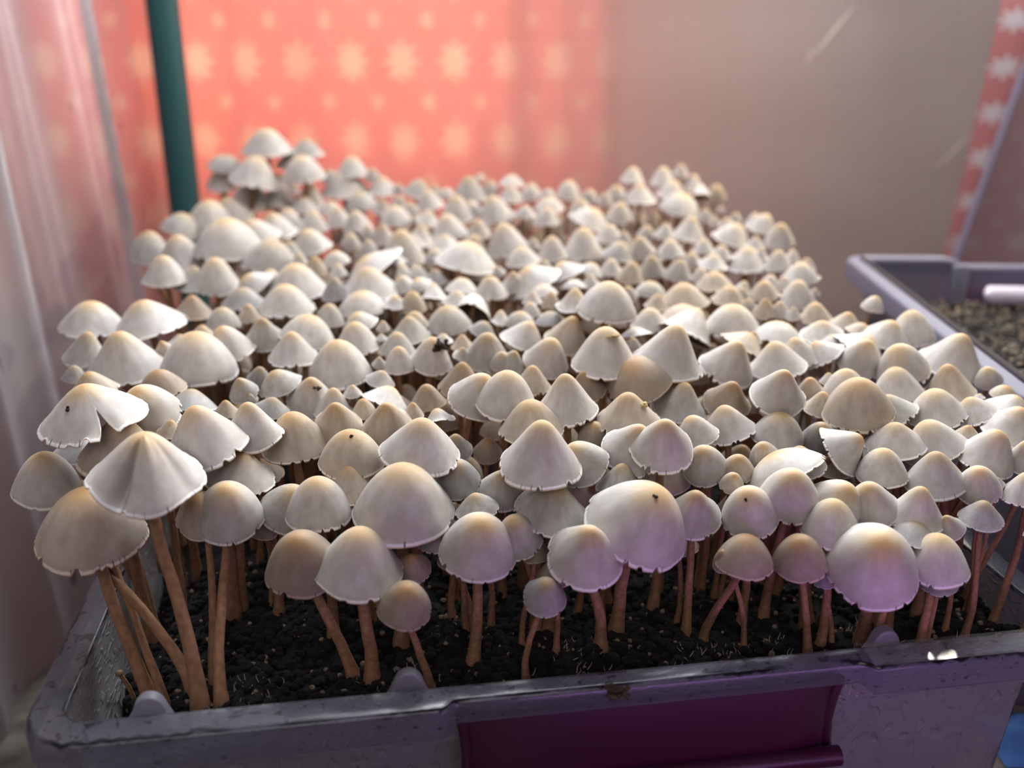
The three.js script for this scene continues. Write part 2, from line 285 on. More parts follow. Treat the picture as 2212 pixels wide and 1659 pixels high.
{
  const base = inTub(0, 0, 0), tub = thing('storage_tub', 'Clear plastic storage tub in front, packed with pale mushrooms, with a magenta latch', 'tub', base);
  const J0 = 0.150, J1 = 0.312, jog = (u, v) => v < 0.05 ? smooth(J0 - 0.0025, J0 + 0.0025, u) * (1 - smooth(J1 - 0.0025, J1 + 0.0025, u)) : 0;
  const plan = densify(outline(TUB_W, TUB_L, 0, 0.022, 8), 0.0022);
  const norm = plan.map((p, i) => { const a = plan[(i + plan.length - 1) % plan.length], b = plan[(i + 1) % plan.length], x = b[1] - a[1], y = a[0] - b[0], l = Math.hypot(x, y) || 1; return [-x / l, -y / l]; });
  const ring = (d, y, lip) => plan.map((p, i) => {
    const j = jog(p[0], p[1]), dd = d + j * 0.0042 * (lip ?? 0);
    return inTub(p[0] + norm[i][0] * dd, p[1] + norm[i][1] * dd, RIM_Y + y + (lip && y < -0.004 ? j * 0.003 : 0)).sub(base);
  });
  const rimG = loft([ring(0.001, -0.0128, 1), ring(0, -0.0125, 1), ring(0, -0.008, 1), ring(0.0002, -0.002, 1), ring(0.0012, -0.0004, 1), ring(0.0024, 0, 1), ring(0.005, 0.0003, 1), ring(0.0128, 0.0003, 0), ring(0.0137, -0.0003, 0), ring(0.0142, -0.0016, 0)],
    [0, 0.02, 0.2, 0.44, 0.49, 0.52, 0.6, 0.9, 0.95, 1], 6);
  mesh('rim', rimG, rimPlastic, tub);
  mesh('body', loft([ring(0.0142, -0.0016), ring(0.0152, -0.012), ring(0.0158, -0.027), ring(0.0195, -0.0285), ring(0.0225, -0.06), ring(0.030, -0.128), ring(0.034, -0.1335)], null, 14), wallPlastic, tub);
  mesh('bottom', grid(8, 8, (s, t) => inTub(0.032 + s * (TUB_W - 0.064), 0.032 + t * (TUB_L - 0.064), 0.0015).sub(base)), plastic, tub);
  // rounded lugs standing just inside the front rim
  for (const [px, py] of [[328, 1530], [1903, 1385], [882, 1478]]) {
    const p = atHeight(px, py, RIM_Y - 0.002), [u, v] = tubUV(p);
    const s = new THREE.Shape(); s.moveTo(-0.0105, 0); s.quadraticCurveTo(-0.0062, 0.004, -0.0045, 0.0095); s.quadraticCurveTo(-0.003, 0.0132, 0, 0.0132); s.quadraticCurveTo(0.003, 0.0132, 0.0045, 0.0095); s.quadraticCurveTo(0.0062, 0.004, 0.0085, 0); s.lineTo(-0.0105, 0);
    const g = new THREE.ExtrudeGeometry(s, { depth: 0.0035, bevelEnabled: true, bevelSize: 0.0008, bevelThickness: 0.0008, bevelSegments: 2, curveSegments: 10 });
    g.rotateY(YAW); const q = inTub(u, Math.max(v, 0.0145), RIM_Y - 0.0085).sub(base); g.translate(q.x, q.y, q.z);
    mesh('lug', g, plastic, tub).userData.label = 'rounded clear plastic lug';
  }
  // magenta clip latch hanging under the recessed part of the rim
  const magenta = new THREE.MeshPhysicalMaterial({ color: 0x500236, roughness: 0.4, transmission: 0.55, thickness: 0, side: THREE.DoubleSide });
  const latch = new THREE.Group(); latch.name = 'latch'; latch.userData.label = 'magenta plastic clip latch'; tub.add(latch);
  const sideU = (t) => 0.0035 * Math.sin(t * Math.PI * 0.9);
  const face = (off) => grid(60, 16, (s, t) => {
    const u = J0 + 0.004 + sideU(t) * 0.6 + s * (J1 - J0 - 0.011 - sideU(t) * 1.6), e = Math.pow(Math.abs(s - 0.5) * 2, 10);
    return inTub(u, 0.0055 + off + 0.006 * e - 0.002 * Math.sin(t * 3), RIM_Y - 0.009 - t * 0.04).sub(base);
  });
  mesh('latch_plate', mergeGeometries([face(0), face(0.0022)]), magenta, latch);
  const fl = grid(60, 10, (s, t) => { const a = t * PI2; return inTub(J0 + 0.012 + s * (J1 - J0 - 0.02), 0.002 + 0.0042 * Math.cos(a), RIM_Y - 0.0415 + 0.004 * Math.sin(a)).sub(base); });
  mesh('latch_foot', fl, magenta, latch);
  mesh('latch_edge', tube([0, 0.25, 0.5, 0.75, 1].map((t) => inTub(J0 + 0.0045 + sideU(t) * 0.6, 0.0095, RIM_Y - 0.010 - t * 0.038).sub(base)), [0.0022, 0.0022, 0.0022, 0.0022, 0.0022], 10), magenta, latch);
  mesh('latch_edge', tube([0, 0.25, 0.5, 0.75, 1].map((t) => inTub(J1 - 0.0075 - sideU(t), 0.0095, RIM_Y - 0.010 - t * 0.038).sub(base)), [0.0022, 0.0022, 0.0022, 0.0022, 0.0022], 10), magenta, latch);
  // a film of water lying on the ledge where the rim steps
  const film = grid(40, 46, (s, t) => { const v = 0.0003 + t * 0.0121; return inTub(J1 + 0.0005 + s * 0.07, v, RIM_Y + 0.0007 + 0.3 * Math.min(v, 0.0046) + 0.00001 * Math.sin(s * 40)); });
  tag(mesh('water_film', film, new THREE.MeshPhysicalMaterial({ color: 0xffffff, roughness: 0.03, transmission: 0.9, thickness: 0, ior: 1.33, side: THREE.DoubleSide })), 'Shiny film of water lying on the ledge of the tub rim beside the latch', 'water');
}

// ---------------------------------------------------------------- the dark growing soil
const soilMap = texture(1024, 1024, (x, y) => {
  const n = fbm(x * 60, y * 60, 1), k = smooth(0.62, 0.8, nz(x * 130, y * 130, 5)), f = smooth(0.5, 0.9, fbm(x * 9, y * 9, 8));
  const c = mix([0.035, 0.03, 0.03], [0.10, 0.085, 0.075], 0.5 + 0.6 * n);
  return mix(mix(c, [0.5, 0.38, 0.22], k * 0.8), [0.42, 0.38, 0.37], f * 0.6);
}, true);
const soilMat = new THREE.MeshStandardMaterial({ map: soilMap, roughness: 1 });
{
  const g = grid(210, 260, (s, t) => { const u = 0.0165 + s * (TUB_W - 0.033), v = 0.0165 + t * (TUB_L - 0.033); return inTub(u, v, soilY(u, v) + 0.0022 * nz(u * 260, v * 260, 2) + 0.0012 * nz(u * 600, v * 600, 4)); });
  tag(mesh('growing_soil', g, soilMat), 'Dark crumbly growing soil filling the clear tub beneath the mushrooms', 'soil').userData.kind = 'stuff';
}
{ // crumbs and pale flecks lying on the soil
  const grains = [], flecks = [];
  for (let i = 0; i < 5200; i++) {
    const front = rnd() < 0.7, u = rr(0.018, TUB_W - 0.018), v = front ? 0.0175 + Math.pow(rnd(), 1.4) * 0.13 : rr(0.02, 0.52), p = inTub(u, v, soilY(u, v) + 0.001);
    const pale = rnd() < 0.16, g = crumb(pale ? rr(0.0006, 0.0014) : rr(0.0008, 0.0028)); g.rotateY(rr(0, 6)); g.translate(p.x, p.y, p.z); (pale ? flecks : grains).push(g);
  }
  tag(mesh('soil_crumbs', mergeGeometries(grains), new THREE.MeshStandardMaterial({ color: 0x100d0c, roughness: 1 })), 'Loose dark crumbs scattered over the soil between the stems', 'soil').userData.kind = 'stuff';
  tag(mesh('pale_flecks', mergeGeometries(flecks), new THREE.MeshStandardMaterial({ color: 0x7d6a58, roughness: 0.8 })), 'Pale mineral flecks and fibres scattered over the dark soil', 'soil').userData.kind = 'stuff';
  const fuzz = [];
  for (let i = 0; i < 420; i++) {                         // white mould fibres near the front rim
    const c = Math.floor(rnd() * 14), u = 0.05 + c * 0.026 + rr(-0.012, 0.012), v = 0.02 + rr(0, 0.02) + 0.012 * Math.sin(c * 2.4), p = inTub(u, v, soilY(u, v));
    const q = p.clone().add(V(rr(-0.002, 0.002), rr(0.001, 0.0045), rr(-0.002, 0.002)));
    fuzz.push(tube([p, p.clone().lerp(q, 0.6).add(V(rr(-0.0008, 0.0008), 0, 0)), q], [0.00028, 0.0002, 0.0001], 4));
  }
  tag(mesh('mould_fibres', mergeGeometries(fuzz), new THREE.MeshStandardMaterial({ color: 0xa79a97, roughness: 1 })), 'Fine whitish mould fibres on the soil just inside the front rim', 'mould').userData.kind = 'stuff';
}

// ---------------------------------------------------------------- the second tub and the things beside it
{
  const A = atHeight(2330, 880, 0.199), ang = Math.atan2(0.013, 0.297), base = V(0.243, 0, -0.425), w = 0.235, l = 0.325, ry = 0.199;
  const au = V(Math.cos(ang), 0, Math.sin(ang)), av = V(Math.sin(ang), 0, -Math.cos(ang));
  const at = (u, v, y) => au.clone().multiplyScalar(u).addScaledVector(av, v).setY(y);
  const tub = thing('storage_tub', 'Second clear plastic tub behind, nearly empty, with only gritty soil in it', 'tub', base);
  const cloudy = new THREE.MeshPhysicalMaterial({ color: 0x9694a8, roughness: 0.6, specularIntensity: 0.3, transmission: 0.5, thickness: 0, side: THREE.DoubleSide });
  const plan = densify(outline(w, l, 0, 0.02, 6), 0.008);
  const norm = plan.map((p, i) => { const a = plan[(i + plan.length - 1) % plan.length], b = plan[(i + 1) % plan.length], x = b[1] - a[1], y = a[0] - b[0], q = Math.hypot(x, y) || 1; return [-x / q, -y / q]; });
  const dip = (u, v) => v > l - 0.04 ? smooth(0.083, 0.089, u) : 0;
  const ring = (d, y) => plan.map((p, i) => at(p[0] + norm[i][0] * d, p[1] + norm[i][1] * d, ry + y - 0.006 * dip(p[0], p[1])));
  mesh('rim', loft([ring(0.0, -0.014), ring(0, -0.002), ring(0.002, 0), ring(0.0125, 0.0003), ring(0.0138, -0.0005), ring(0.0142, -0.002)], [0, 0.44, 0.55, 0.9, 0.95, 1], 4), cloudy, tub);
  mesh('body', loft([ring(0.0142, -0.002), ring(0.016, -0.03), ring(0.020, -0.032), ring(0.032, -0.19), ring(0.036, -0.198)], null, 8), Object.assign(cloudy.clone(), { roughness: 0.3, transmission: 0.72 }), tub);
  const scum = plan.filter((p) => p[0] < 0.012 && p[1] > 0.01 && p[1] < l - 0.012).map((p) => at(0.0118, p[1], ry + 0.0008));
  mesh('scum_line', tube(scum, scum.map((_, i) => 0.002 * (1 + 0.4 * nz(i, 2, 2))), 6), new THREE.MeshStandardMaterial({ color: 0x3a3233, roughness: 1 }), tub).userData.label = 'dark dirt line along the rim';
  mesh('post', new RoundedBoxGeometry(0.012, 0.05, 0.006, 2, 0.002).translate(at(0.087, l - 0.018, 0).x, ry - 0.028, at(0.087, l - 0.018, 0).z), plastic, tub);
  const pink = new THREE.MeshPhysicalMaterial({ color: 0xe0359c, roughness: 0.4, transmission: 0.3, thickness: 0 });
  const lt = mesh('latch', grid(30, 10, (s, t) => at(0.094 + s * 0.128, l + 0.003 + 0.003 * Math.sin(t * 3), ry - 0.012 - t * 0.045)), pink, tub); lt.material.side = THREE.DoubleSide; lt.userData.label = 'magenta plastic latch on the far side';
  const sg = grid(90, 80, (s, t) => { const u = 0.0215 + s * (w - 0.043), v = 0.0215 + t * (l - 0.043); return at(u, v, ry - 0.034 + 0.004 * fbm(u * 60, v * 60, 7) + 0.002 * nz(u * 300, v * 300, 1)).add(base); });
  tag(mesh('growing_soil', sg, soilMat), 'Gritty soil in the second tub with pale mineral flakes', 'soil').userData.kind = 'stuff';
  const fl = [];
  for (let i = 0; i < 1500; i++) { const u = rr(0.024, 0.2), v = rr(0.04, l - 0.024), p = at(u, v, ry - 0.031 + rr(-0.001, 0.002)).add(base), g = crumb(rr(0.0006, 0.0018)); g.translate(p.x, p.y, p.z); fl.push(g); }
  tag(mesh('pale_flecks', mergeGeometries(fl), new THREE.MeshStandardMaterial({ color: 0x766757, roughness: 0.6 })), 'Golden mineral flakes over the soil of the second tub', 'soil').userData.kind = 'stuff';
  // white rolled film lying along the far wall inside
  const rp = at(0.102, l - 0.030, ry - 0.024).add(base), rq = at(0.205, l - 0.034, ry - 0.024).add(base);
  tag(mesh('white_tube', tube([rp, rp.clone().lerp(rq, 0.03), rp.clone().lerp(rq, 0.5), rq], [0.002, 0.0075, 0.0075, 0.0075], 16), new THREE.MeshStandardMaterial({ color: 0xdfd6e6, roughness: 0.35 })), 'White plastic tube lying on the soil against the far wall of the second tub', 'tube');
}
{ // blue cloth and dark tray on the floor, glimpsed past the tub's ends
  const c = V(0.276, 0.0, -0.43);
  tag(mesh('blue_cloth', grid(30, 24, (s, t) => c.clone().add(V((s - 0.5) * 0.034, 0.014 * Math.sin(s * Math.PI) * Math.sin(t * Math.PI) * (1 + 0.5 * nz(s * 4, t * 4, 3)) + 0.001, (t - 0.5) * 0.04))), new THREE.MeshStandardMaterial({ color: 0x3f6aa5, roughness: 0.8, side: THREE.DoubleSide })), 'Crumpled blue cloth on the floor at the tub\'s far end', 'cloth');
}

// ---------------------------------------------------------------- mushrooms: shared cap shapes and colours
const CAP = [0, 1, 2].map((k) => texture(512, 192, (x, y) => { // x runs round the cap, y from its tip to its rim
  const a = x * PI2, c = Math.cos(a), s = Math.sin(a);
  const fine = nz(c * 34 + k * 9, s * 34, y * 2.2), mid = nz(c * 2.6 + k * 5, s * 2.6, y * 5) + 0.5 * nz(c * 6 + k * 5, s * 6, y * 11), spot = nz(c * 5, s * 5 + k * 3, y * 9);
  let col = mix([0.775, 0.755, 0.735], [0.70, 0.672, 0.645], clamp(0.5 + 0.8 * mid, 0, 1));
  const tip = 1 - smooth(0.08, 0.60 + 0.04 * fine + 0.06 * mid, y + 0.035 * fine);
  col = mix(col, [0.775, 0.64, 0.455], tip * (0.86 + 0.18 * spot));
  col = mix(col, [0.70, 0.535, 0.335], 0.6 * (1 - smooth(0.02, 0.26 + 0.05 * fine, y)));
  const hair = 0.3 + 0.7 * (1 - smooth(0.3, 0.75, y));
  col = col.map((v) => v * (1 - hair * (0.035 * fine + 0.045 * nz(c * 75, s * 75, y * 4)) - 0.02 * nz(c * 30, s * 30, y * 30)));
  const bristle = smooth(0.935 + 0.03 * nz(c * 22, s * 22, 4), 0.965, y);
  col = mix(col, [0.95, 0.945, 0.94], bristle);
  const crack = smooth(0.34, 0.5, nz(c * 19 + k, s * 19, 7)) * smooth(0.88, 0.95, y);
  return mix(col, [0.30, 0.27, 0.26], crack * 0.75);
}, true));
const TONE = { pale: 0xffffff, grey: 0xe6e7e6, tan: 0xf1e7d8, slate: 0xcfd2d6, brown: 0xcfc1b1 };  // darker tints mix real cap pigment with painted shade on covered caps
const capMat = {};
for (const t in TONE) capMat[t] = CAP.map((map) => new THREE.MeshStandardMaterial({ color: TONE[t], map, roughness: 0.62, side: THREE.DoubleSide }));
const gillMat = new THREE.MeshStandardMaterial({ color: 0x5a4c46, roughness: 0.95, side: THREE.DoubleSide });
const stemMap = texture(64, 256, (x, y) => { const n = nz(x * 6, y * 30, 2), f = smooth(0.25, 0.6, nz(x * 20, y * 90, 5)); const c = mix([0.66, 0.50, 0.37], [0.50, 0.36, 0.26], 0.5 + 0.6 * n); return mix(c, [0.74, 0.62, 0.50], f * 0.3); }, true);
const stemMat = new THREE.MeshStandardMaterial({ map: stemMap, roughness: 0.9 });
const PROFILE = {
  bell: [[0, 1], [0.10, 0.985], [0.21, 0.925], [0.33, 0.81], [0.47, 0.645], [0.62, 0.45], [0.78, 0.25], [0.91, 0.095], [1, 0]],
  cone: [[0, 1], [0.11, 0.98], [0.25, 0.895], [0.41, 0.735], [0.58, 0.54], [0.75, 0.335], [0.89, 0.15], [1, 0]],
  dome: [[0, 1], [0.15, 0.98], [0.32, 0.905], [0.50, 0.775], [0.67, 0.59], [0.82, 0.37], [0.94, 0.15], [1, 0]],
  flat: [[0, 1], [0.14, 0.96], [0.30, 0.83], [0.46, 0.65], [0.64, 0.44], [0.82, 0.21], [1, 0]],
  wavy: [[0, 1], [0.16, 0.95], [0.34, 0.80], [0.52, 0.58], [0.70, 0.36], [0.86, 0.22], [1, 0.12]],
};
PROFILE.soft = [[0, 1], [0.12, 0.985], [0.25, 0.93], [0.39, 0.82], [0.53, 0.665], [0.68, 0.46], [0.83, 0.24], [0.94, 0.08], [1, 0]];
PROFILE.fold = PROFILE.bell; PROFILE.notch = PROFILE.flat;
const curves = {};
for (const k in PROFILE) curves[k] = new THREE.CatmullRomCurve3(PROFILE[k].map(([r, y]) => V(r, y, 0)), false, 'centripetal');
const capShapes = {};
function capShape(kind, variant, fine) {                  // { cap, gills, at(t, angle) } of radius and height 1; angle 90 degrees looks at the viewer
  const key = kind + variant + fine;
  if (capShapes[key]) return capShapes[key];
  const keep = seed; seed = 101 + variant * 977 + kind.length * 31;
  const A = fine ? 120 : 44, R = fine ? 22 : 11, curve = curves[kind];
  const p1 = rr(0, 6), p2 = rr(0, 6), p3 = rr(0, 6), a1 = rr(0.01, 0.035), a2 = rr(0.01, 0.03), droop = rr(0.02, 0.06), ph = rr(0, 40);
  const nicks = [...Array(fine ? 11 : 4)].map(() => [rr(0, PI2), rr(0.025, 0.075)]);
  const wave = kind === 'wavy' ? 0.16 : droop;
  const shape = (t, w) => {
    const c = curve.getPoint(Math.min(t, 1)); let r = c.x, y = c.y;
    if (kind === 'notch') { const d = Math.abs(w - 75 * Math.PI / 180); const m = 1 - 0.46 * Math.max(0, 1 - d / 0.17); const q = curve.getPoint(Math.min(t, 1) * m); r = q.x; y = q.y + 0.16 * t * t * t * Math.exp(-Math.pow((d - 0.35) / 0.3, 2)); }
    if (kind === 'fold') {
      const g = (a, s) => { let d = (w - a * Math.PI / 180) % PI2; if (d > Math.PI) d -= PI2; if (d < -Math.PI) d += PI2; return Math.exp(-d * d / (s * s)); };
      const f = -0.36 * g(124, 0.15) + 0.12 * g(84, 0.34) - 0.08 * g(40, 0.2); r *= 1 + f * Math.sin(Math.PI * Math.min(1, t * 0.86)); y += 0.14 * g(158, 0.35) * t * t - 0.10 * g(88, 0.4) * t * t - 0.15 * g(124, 0.15) * smooth(0.2, 0.65, t) + 0.06 * g(86, 0.3) * Math.sin(t * 3.1);
    }
    const k = t * t;
    r *= 1 + k * (a1 * Math.sin(2 * w + p1) + a2 * Math.sin(3 * w + p2) + 0.012 * Math.sin(5 * w + p3)) + 0.02 * t * nz(Math.cos(w) * 2 + ph, Math.sin(w) * 2, t * 3);
    y += wave * k * k * Math.sin(3 * w + p3) * 0.6 + wave * k * k * 0.5 * Math.sin(2 * w + p1);
    if (t > 0.9) { r += 0.014 * nz(Math.cos(w) * 16 + ph, Math.sin(w) * 16, 1) * (t - 0.9) * 10;
      for (const [b, d] of nicks) { let e = Math.abs(w - b); if (e > Math.PI) e = PI2 - e; if (e < PI2 / A * 0.9) { const q = d * smooth(0.9, 1, t); r -= q * 0.7; y += q; } } }
    return [r, y];
  };
  const pt = (t, w) => { const [r, y] = shape(t, w); return V(r * Math.cos(w), y, r * Math.sin(w)); };
  const rim = (w, f) => { const [r, y] = shape(1, w); return f === 0 ? V(r * Math.cos(w), y - 0.03, r * Math.sin(w)) : V((r - 0.04) * Math.cos(w), y - 0.028, (r - 0.04) * Math.sin(w)); };
  const cap = grid(A, R + 2, (s, q) => { const k = Math.round(q * (R + 2)), w = s * PI2; return k <= R ? pt(Math.pow(k / R, 0.92), w % PI2) : rim(w % PI2, k - R - 1); }, (s, q) => [s, Math.min(1, Math.pow(q * (R + 2) / R, 0.92))]);
  const gr = fine ? 7 : 4;
  const gills = grid(A, gr, (s, q) => { const w = (s * PI2) % PI2, t = 0.955 - q * 0.86, [r, y] = shape(t, w); const lam = (Math.round(s * A) % 2 ? 1 : -1) * 0.022 * Math.sin(q * Math.PI); return V(r * Math.cos(w), y - 0.035 - 0.085 * Math.sin(Math.min(1, q * 3) * Math.PI / 2) + lam, r * Math.sin(w)); });
  seed = keep;
  return capShapes[key] = { cap, gills, at: pt };
}

// where a cap seen at a row of the picture stands in the bed: nearer rows lie lower in view
const ROWS = [[280, 80], [400, 79.5], [500, 68.5], [600, 59], [700, 51.5], [800, 45.5], [900, 41], [1000, 37.5], [1100, 35], [1200, 33.3], [1300, 32]];
function rowDistance(y) {
  for (let i = 0; i < ROWS.length - 1; i++) if (y <= ROWS[i + 1][0]) { const t = clamp((y - ROWS[i][0]) / (ROWS[i + 1][0] - ROWS[i][0]), 0, 1); return ROWS[i][1] + (ROWS[i + 1][1] - ROWS[i][1]) * t; }
  return ROWS[ROWS.length - 1][1];
}
const beds = [];                                          // every mushroom that is described below, before it is built
function m(ax, ay, x0, x1, by, o = {}) { beds.push({ ax, ay, x0, x1, by, ...o }); }

function fit(e) {                                         // place, size and lean of a cap
  const cx = (e.x0 + e.x1) / 2, cy = (e.ay + e.by) / 2, D = (e.d ?? rowDistance(cy)) / 100;
  const at = atDistance(cx, cy, D), view = at.clone().sub(camera.position), depth = view.clone().applyQuaternion(camera.quaternion.clone().invert()).z * -1;
  const s = depth / FPX * 1.0, elev = Math.atan2(-view.y, Math.hypot(view.x, view.z));
  const toViewer = V(-view.x, 0, -view.z).normalize(), right = V(-toViewer.z * -1, 0, 0); right.set(toViewer.z, 0, -toViewer.x);
  const kind = e.sh ?? (cy < 720 ? (e.mix < 0.6 ? 'soft' : e.mix < 0.85 ? 'dome' : 'bell') : e.mix < 0.4 ? 'bell' : e.mix < 0.7 ? 'soft' : e.mix < 0.92 ? 'cone' : 'dome');
  let R = (e.x1 - e.x0) / 2 * s * (1 + 0.13 * (1 - smooth(560, 760, cy))), tilt = (e.ti ?? (4 + 5 * smooth(600, 1000, cy))) * Math.PI / 180;
  const hh = (e.by - e.ay) * s;
  let Hh = 0, lo = kind === 'flat' || kind === 'notch' ? 0.5 : 0.72, hi = 1.35;
  for (let k = 0; k < 12; k++) { const a = elev + tilt; Hh = (hh - R * Math.sin(a)) / Math.max(0.3, Math.cos(a)); if (e.ti !== undefined) break; if (Hh < lo * R) tilt -= 0.03; else if (Hh > hi * R) tilt += 0.025; }
  Hh = clamp(Hh, lo * R, hi * R);
  let roll = e.ro !== undefined ? e.ro * Math.PI / 180 : Math.asin(clamp((e.ax - cx) * s / (Hh * Math.cos(elev + tilt) + 1e-6) * 0.75, -0.55, 0.55));
  R /= Math.max(0.75, Math.cos(roll));
  const axis = V(0, 1, 0).addScaledVector(toViewer, Math.tan(tilt)).addScaledVector(right, Math.tan(clamp(roll, -1.2, 1.2))).normalize();
  const a = elev + tilt, cyRim = e.by - R * Math.abs(Math.sin(a)) / s * (e.ro !== undefined && Math.abs(e.ro) > 30 ? 1.3 : 1);
  const C = atDistance(cx - (e.ro !== undefined ? Math.sin(roll) * Hh * 0.4 / s : 0), cyRim, D);
  const z = toViewer.clone().addScaledVector(axis, -toViewer.dot(axis)).normalize(), x = axis.clone().cross(z).normalize();
  const q = new THREE.Quaternion().setFromRotationMatrix(new THREE.Matrix4().makeBasis(x, axis, z));
  Object.assign(e, { kind, R, Hh, C, axis, q, D, cx, cy, right, toViewer, area: (e.x1 - e.x0) * (e.by - e.ay) });
  let base;
  if (e.b) base = atHeight(e.b[0], e.b[1], SOIL_Y);
  else { const away = C.clone().addScaledVector(axis, -0.03); base = V(away.x + rr(-0.006, 0.006), 0, away.z + rr(-0.006, 0.004)); }
  let [u, v] = tubUV(base); u = clamp(u, 0.024, TUB_W - 0.024); v = clamp(v, 0.022, TUB_L - 0.022);
  e.base = inTub(u, v, soilY(u, v) - 0.001);
}
function stemOf(e, sides) {                               // local to the base
  const tip = e.C.clone().addScaledVector(e.axis, e.Hh * 0.55).sub(e.base), len = tip.length();
  const c1 = V(tip.x * 0.12 + rr(-0.003, 0.003), len * 0.38, tip.z * 0.12 + rr(-0.003, 0.003)), c2 = tip.clone().addScaledVector(e.axis, -len * 0.38);
  const curve = new THREE.CubicBezierCurve3(V(0, 0, 0), c1, c2, tip), n = 12, r = clamp(e.R * 0.145, 0.0011, 0.0025);
  const pts = curve.getPoints(n).map((p, k) => p.add(V(0.0006 * nz(k * 0.5, e.cx, 1), 0, 0.0006 * nz(k * 0.5, e.cy, 3))));
  return tube(pts, pts.map((_, k) => r * (1.12 - 0.34 * k / n + 0.55 * Math.exp(-k * 1.1))), sides);
}
const place = (o, e) => { o.position.copy(e.C).sub(e.base); o.quaternion.copy(e.q); o.scale.set(e.R, e.Hh, e.R); return o; };

// the bed, cap by cap: tip x and y, rim from x to x, lowest y as seen in the photograph, then its options
m(107, 979, 32, 175, 1098, { b: [421, 1488], l: 'Pale cone-shaped mushroom hanging out furthest over the tub\'s corner beside the plastic wall', s: 'the outermost corner cap', sh: 'dome' });
m(200, 1061, 84, 313, 1232, { b: [330, 1482], l: 'Large rose-tinged domed mushroom leaning out over the bare tub corner', s: 'the large rose-tinged corner cap', sh: 'dome', to: 'tan' });
m(205, 1030, 148, 262, 1112, { b: [353, 1487], to: 'tan' });
m(325, 940, 190, 441, 1103, { b: [435, 1530], sh: 'fold', l: 'Big pink-flushed mushroom with a folded lobed cap and frilly white rim', s: 'the folded pink cap', d: 33 });
m(494, 1044, 420, 570, 1176, { b: [480, 1525], sh: 'dome', l: 'Upright round-capped mushroom with dewy rim on one long bare stem at the front', s: 'the round cap on the long bare stem' });
m(430, 1052, 385, 500, 1166, { b: [465, 1485], to: 'tan', sh: 'dome' });
m(528, 979, 440, 592, 1075, { l: 'Pale mushroom with clear dewdrops hanging from its rim', s: 'the cap with dewdrops' });
m(425, 877, 357, 538, 1012, { sh: 'bell', d: 36.5 });
m(275, 902, 172, 350, 1040, { to: 'tan', d: 37 });
m(190, 832, 88, 313, 960, { sh: 'notch', d: 37, l: 'Large wide mushroom whose rim is split by a deep notch', s: 'the notched wide cap' });
m(305, 838, 262, 392, 948, { d: 39.5 });
m(170, 940, 105, 235, 1003, { to: 'slate', d: 38.5 });
m(265, 716, 190, 357, 830);
m(430, 719, 342, 515, 836, { l: 'Broad cream mushroom with a ragged white rim, lifted above dark gap on a visible stem', s: 'the broad ragged-rimmed cap' });
m(478, 703, 450, 553, 785);
m(205, 652, 131, 268, 730, { l: 'Mushroom with a dark dent in its side, at the outer edge of the bed', s: 'the dented edge cap' });
m(308, 648, 240, 405, 730);
m(200, 718, 138, 235, 798, { to: 'grey' });
m(165, 790, 135, 188, 828, { to: 'slate' });
m(195, 803, 150, 255, 868, { to: 'tan' });
m(350, 730, 335, 380, 775, { to: 'tan' });
m(392, 722, 365, 412, 752, { to: 'slate' });
m(540, 870, 480, 611, 975, { d: 38 });
m(490, 865, 462, 516, 905, { to: 'tan' });
m(345, 800, 295, 402, 862, { to: 'brown', d: 43 });
m(420, 858, 355, 470, 888, { to: 'slate', d: 42 });
m(518, 816, 495, 560, 872, { to: 'grey' });
m(374, 908, 340, 395, 950, { to: 'tan', d: 38 });
m(419, 638, 377, 458, 692, { to: 'brown' });
m(483, 664, 445, 520, 716, { to: 'grey' });
m(538, 657, 514, 562, 698, { to: 'tan' });
m(439, 702, 408, 468, 742, { to: 'tan' });
m(635, 893, 565, 712, 1001, { d: 39.5, to: 'tan' });
m(875, 1010, 762, 980, 1178, { sh: 'dome', d: 34.8, l: 'Very large grey-white domed mushroom, the widest cap of the front row', s: 'the widest front cap' });
m(690, 1035, 616, 762, 1150, { sh: 'dome' });
m(755, 1006, 700, 815, 1092, { to: 'tan' });
m(640, 1030, 562, 682, 1158, { sh: 'dome', to: 'grey', d: 35.8 });
m(570, 1110, 540, 608, 1168, { to: 'brown', d: 36.3 });
m(650, 1155, 575, 735, 1292, { sh: 'dome', to: 'brown', b: [765, 1455], d: 33.2 });
m(785, 1148, 677, 872, 1297, { b: [805, 1465], d: 32.8, l: 'Broad white cone mushroom low at the front, overlapping a browner dome', s: 'the broad white low cone' });
m(890, 1165, 850, 932, 1265, { to: 'brown', d: 34 });
m(880, 1263, 815, 932, 1363, { b: [930, 1482], sh: 'dome', to: 'brown', d: 31.6, l: 'Small grey-brown mushroom hanging lowest of all, beside the middle of the front rim', s: 'the lowest small cap' });
m(940, 1130, 900, 1005, 1192, { to: 'grey', d: 35.4 });
m(985, 990, 940, 1040, 1082, { to: 'slate' });
m(1040, 1118, 950, 1115, 1259, { b: [1022, 1425], sh: 'dome', l: 'Purple-lit egg-shaped mushroom on a straight thin stem at the front', s: 'the egg-shaped purple cap' });
m(1025, 1068, 985, 1078, 1128, { to: 'grey' });
m(1110, 1098, 1065, 1176, 1210, { to: 'grey' });
m(1155, 1170, 1120, 1192, 1218, { to: 'brown', d: 34.3 });
m(1180, 1250, 1128, 1225, 1333, { b: [1135, 1465], to: 'slate', l: 'Tiny dusky purple mushroom low at the front with its stem slanting to the rim', s: 'the tiny dusky purple cap' });
m(1195, 1212, 1158, 1242, 1272, { to: 'brown', d: 33.4 });
m(1272, 1136, 1180, 1343, 1276, { b: [1295, 1415], d: 32.7, l: 'Smooth cone-shaped mushroom on a kinked stem, at the middle of the front row', s: 'the cone on the kinked stem' });
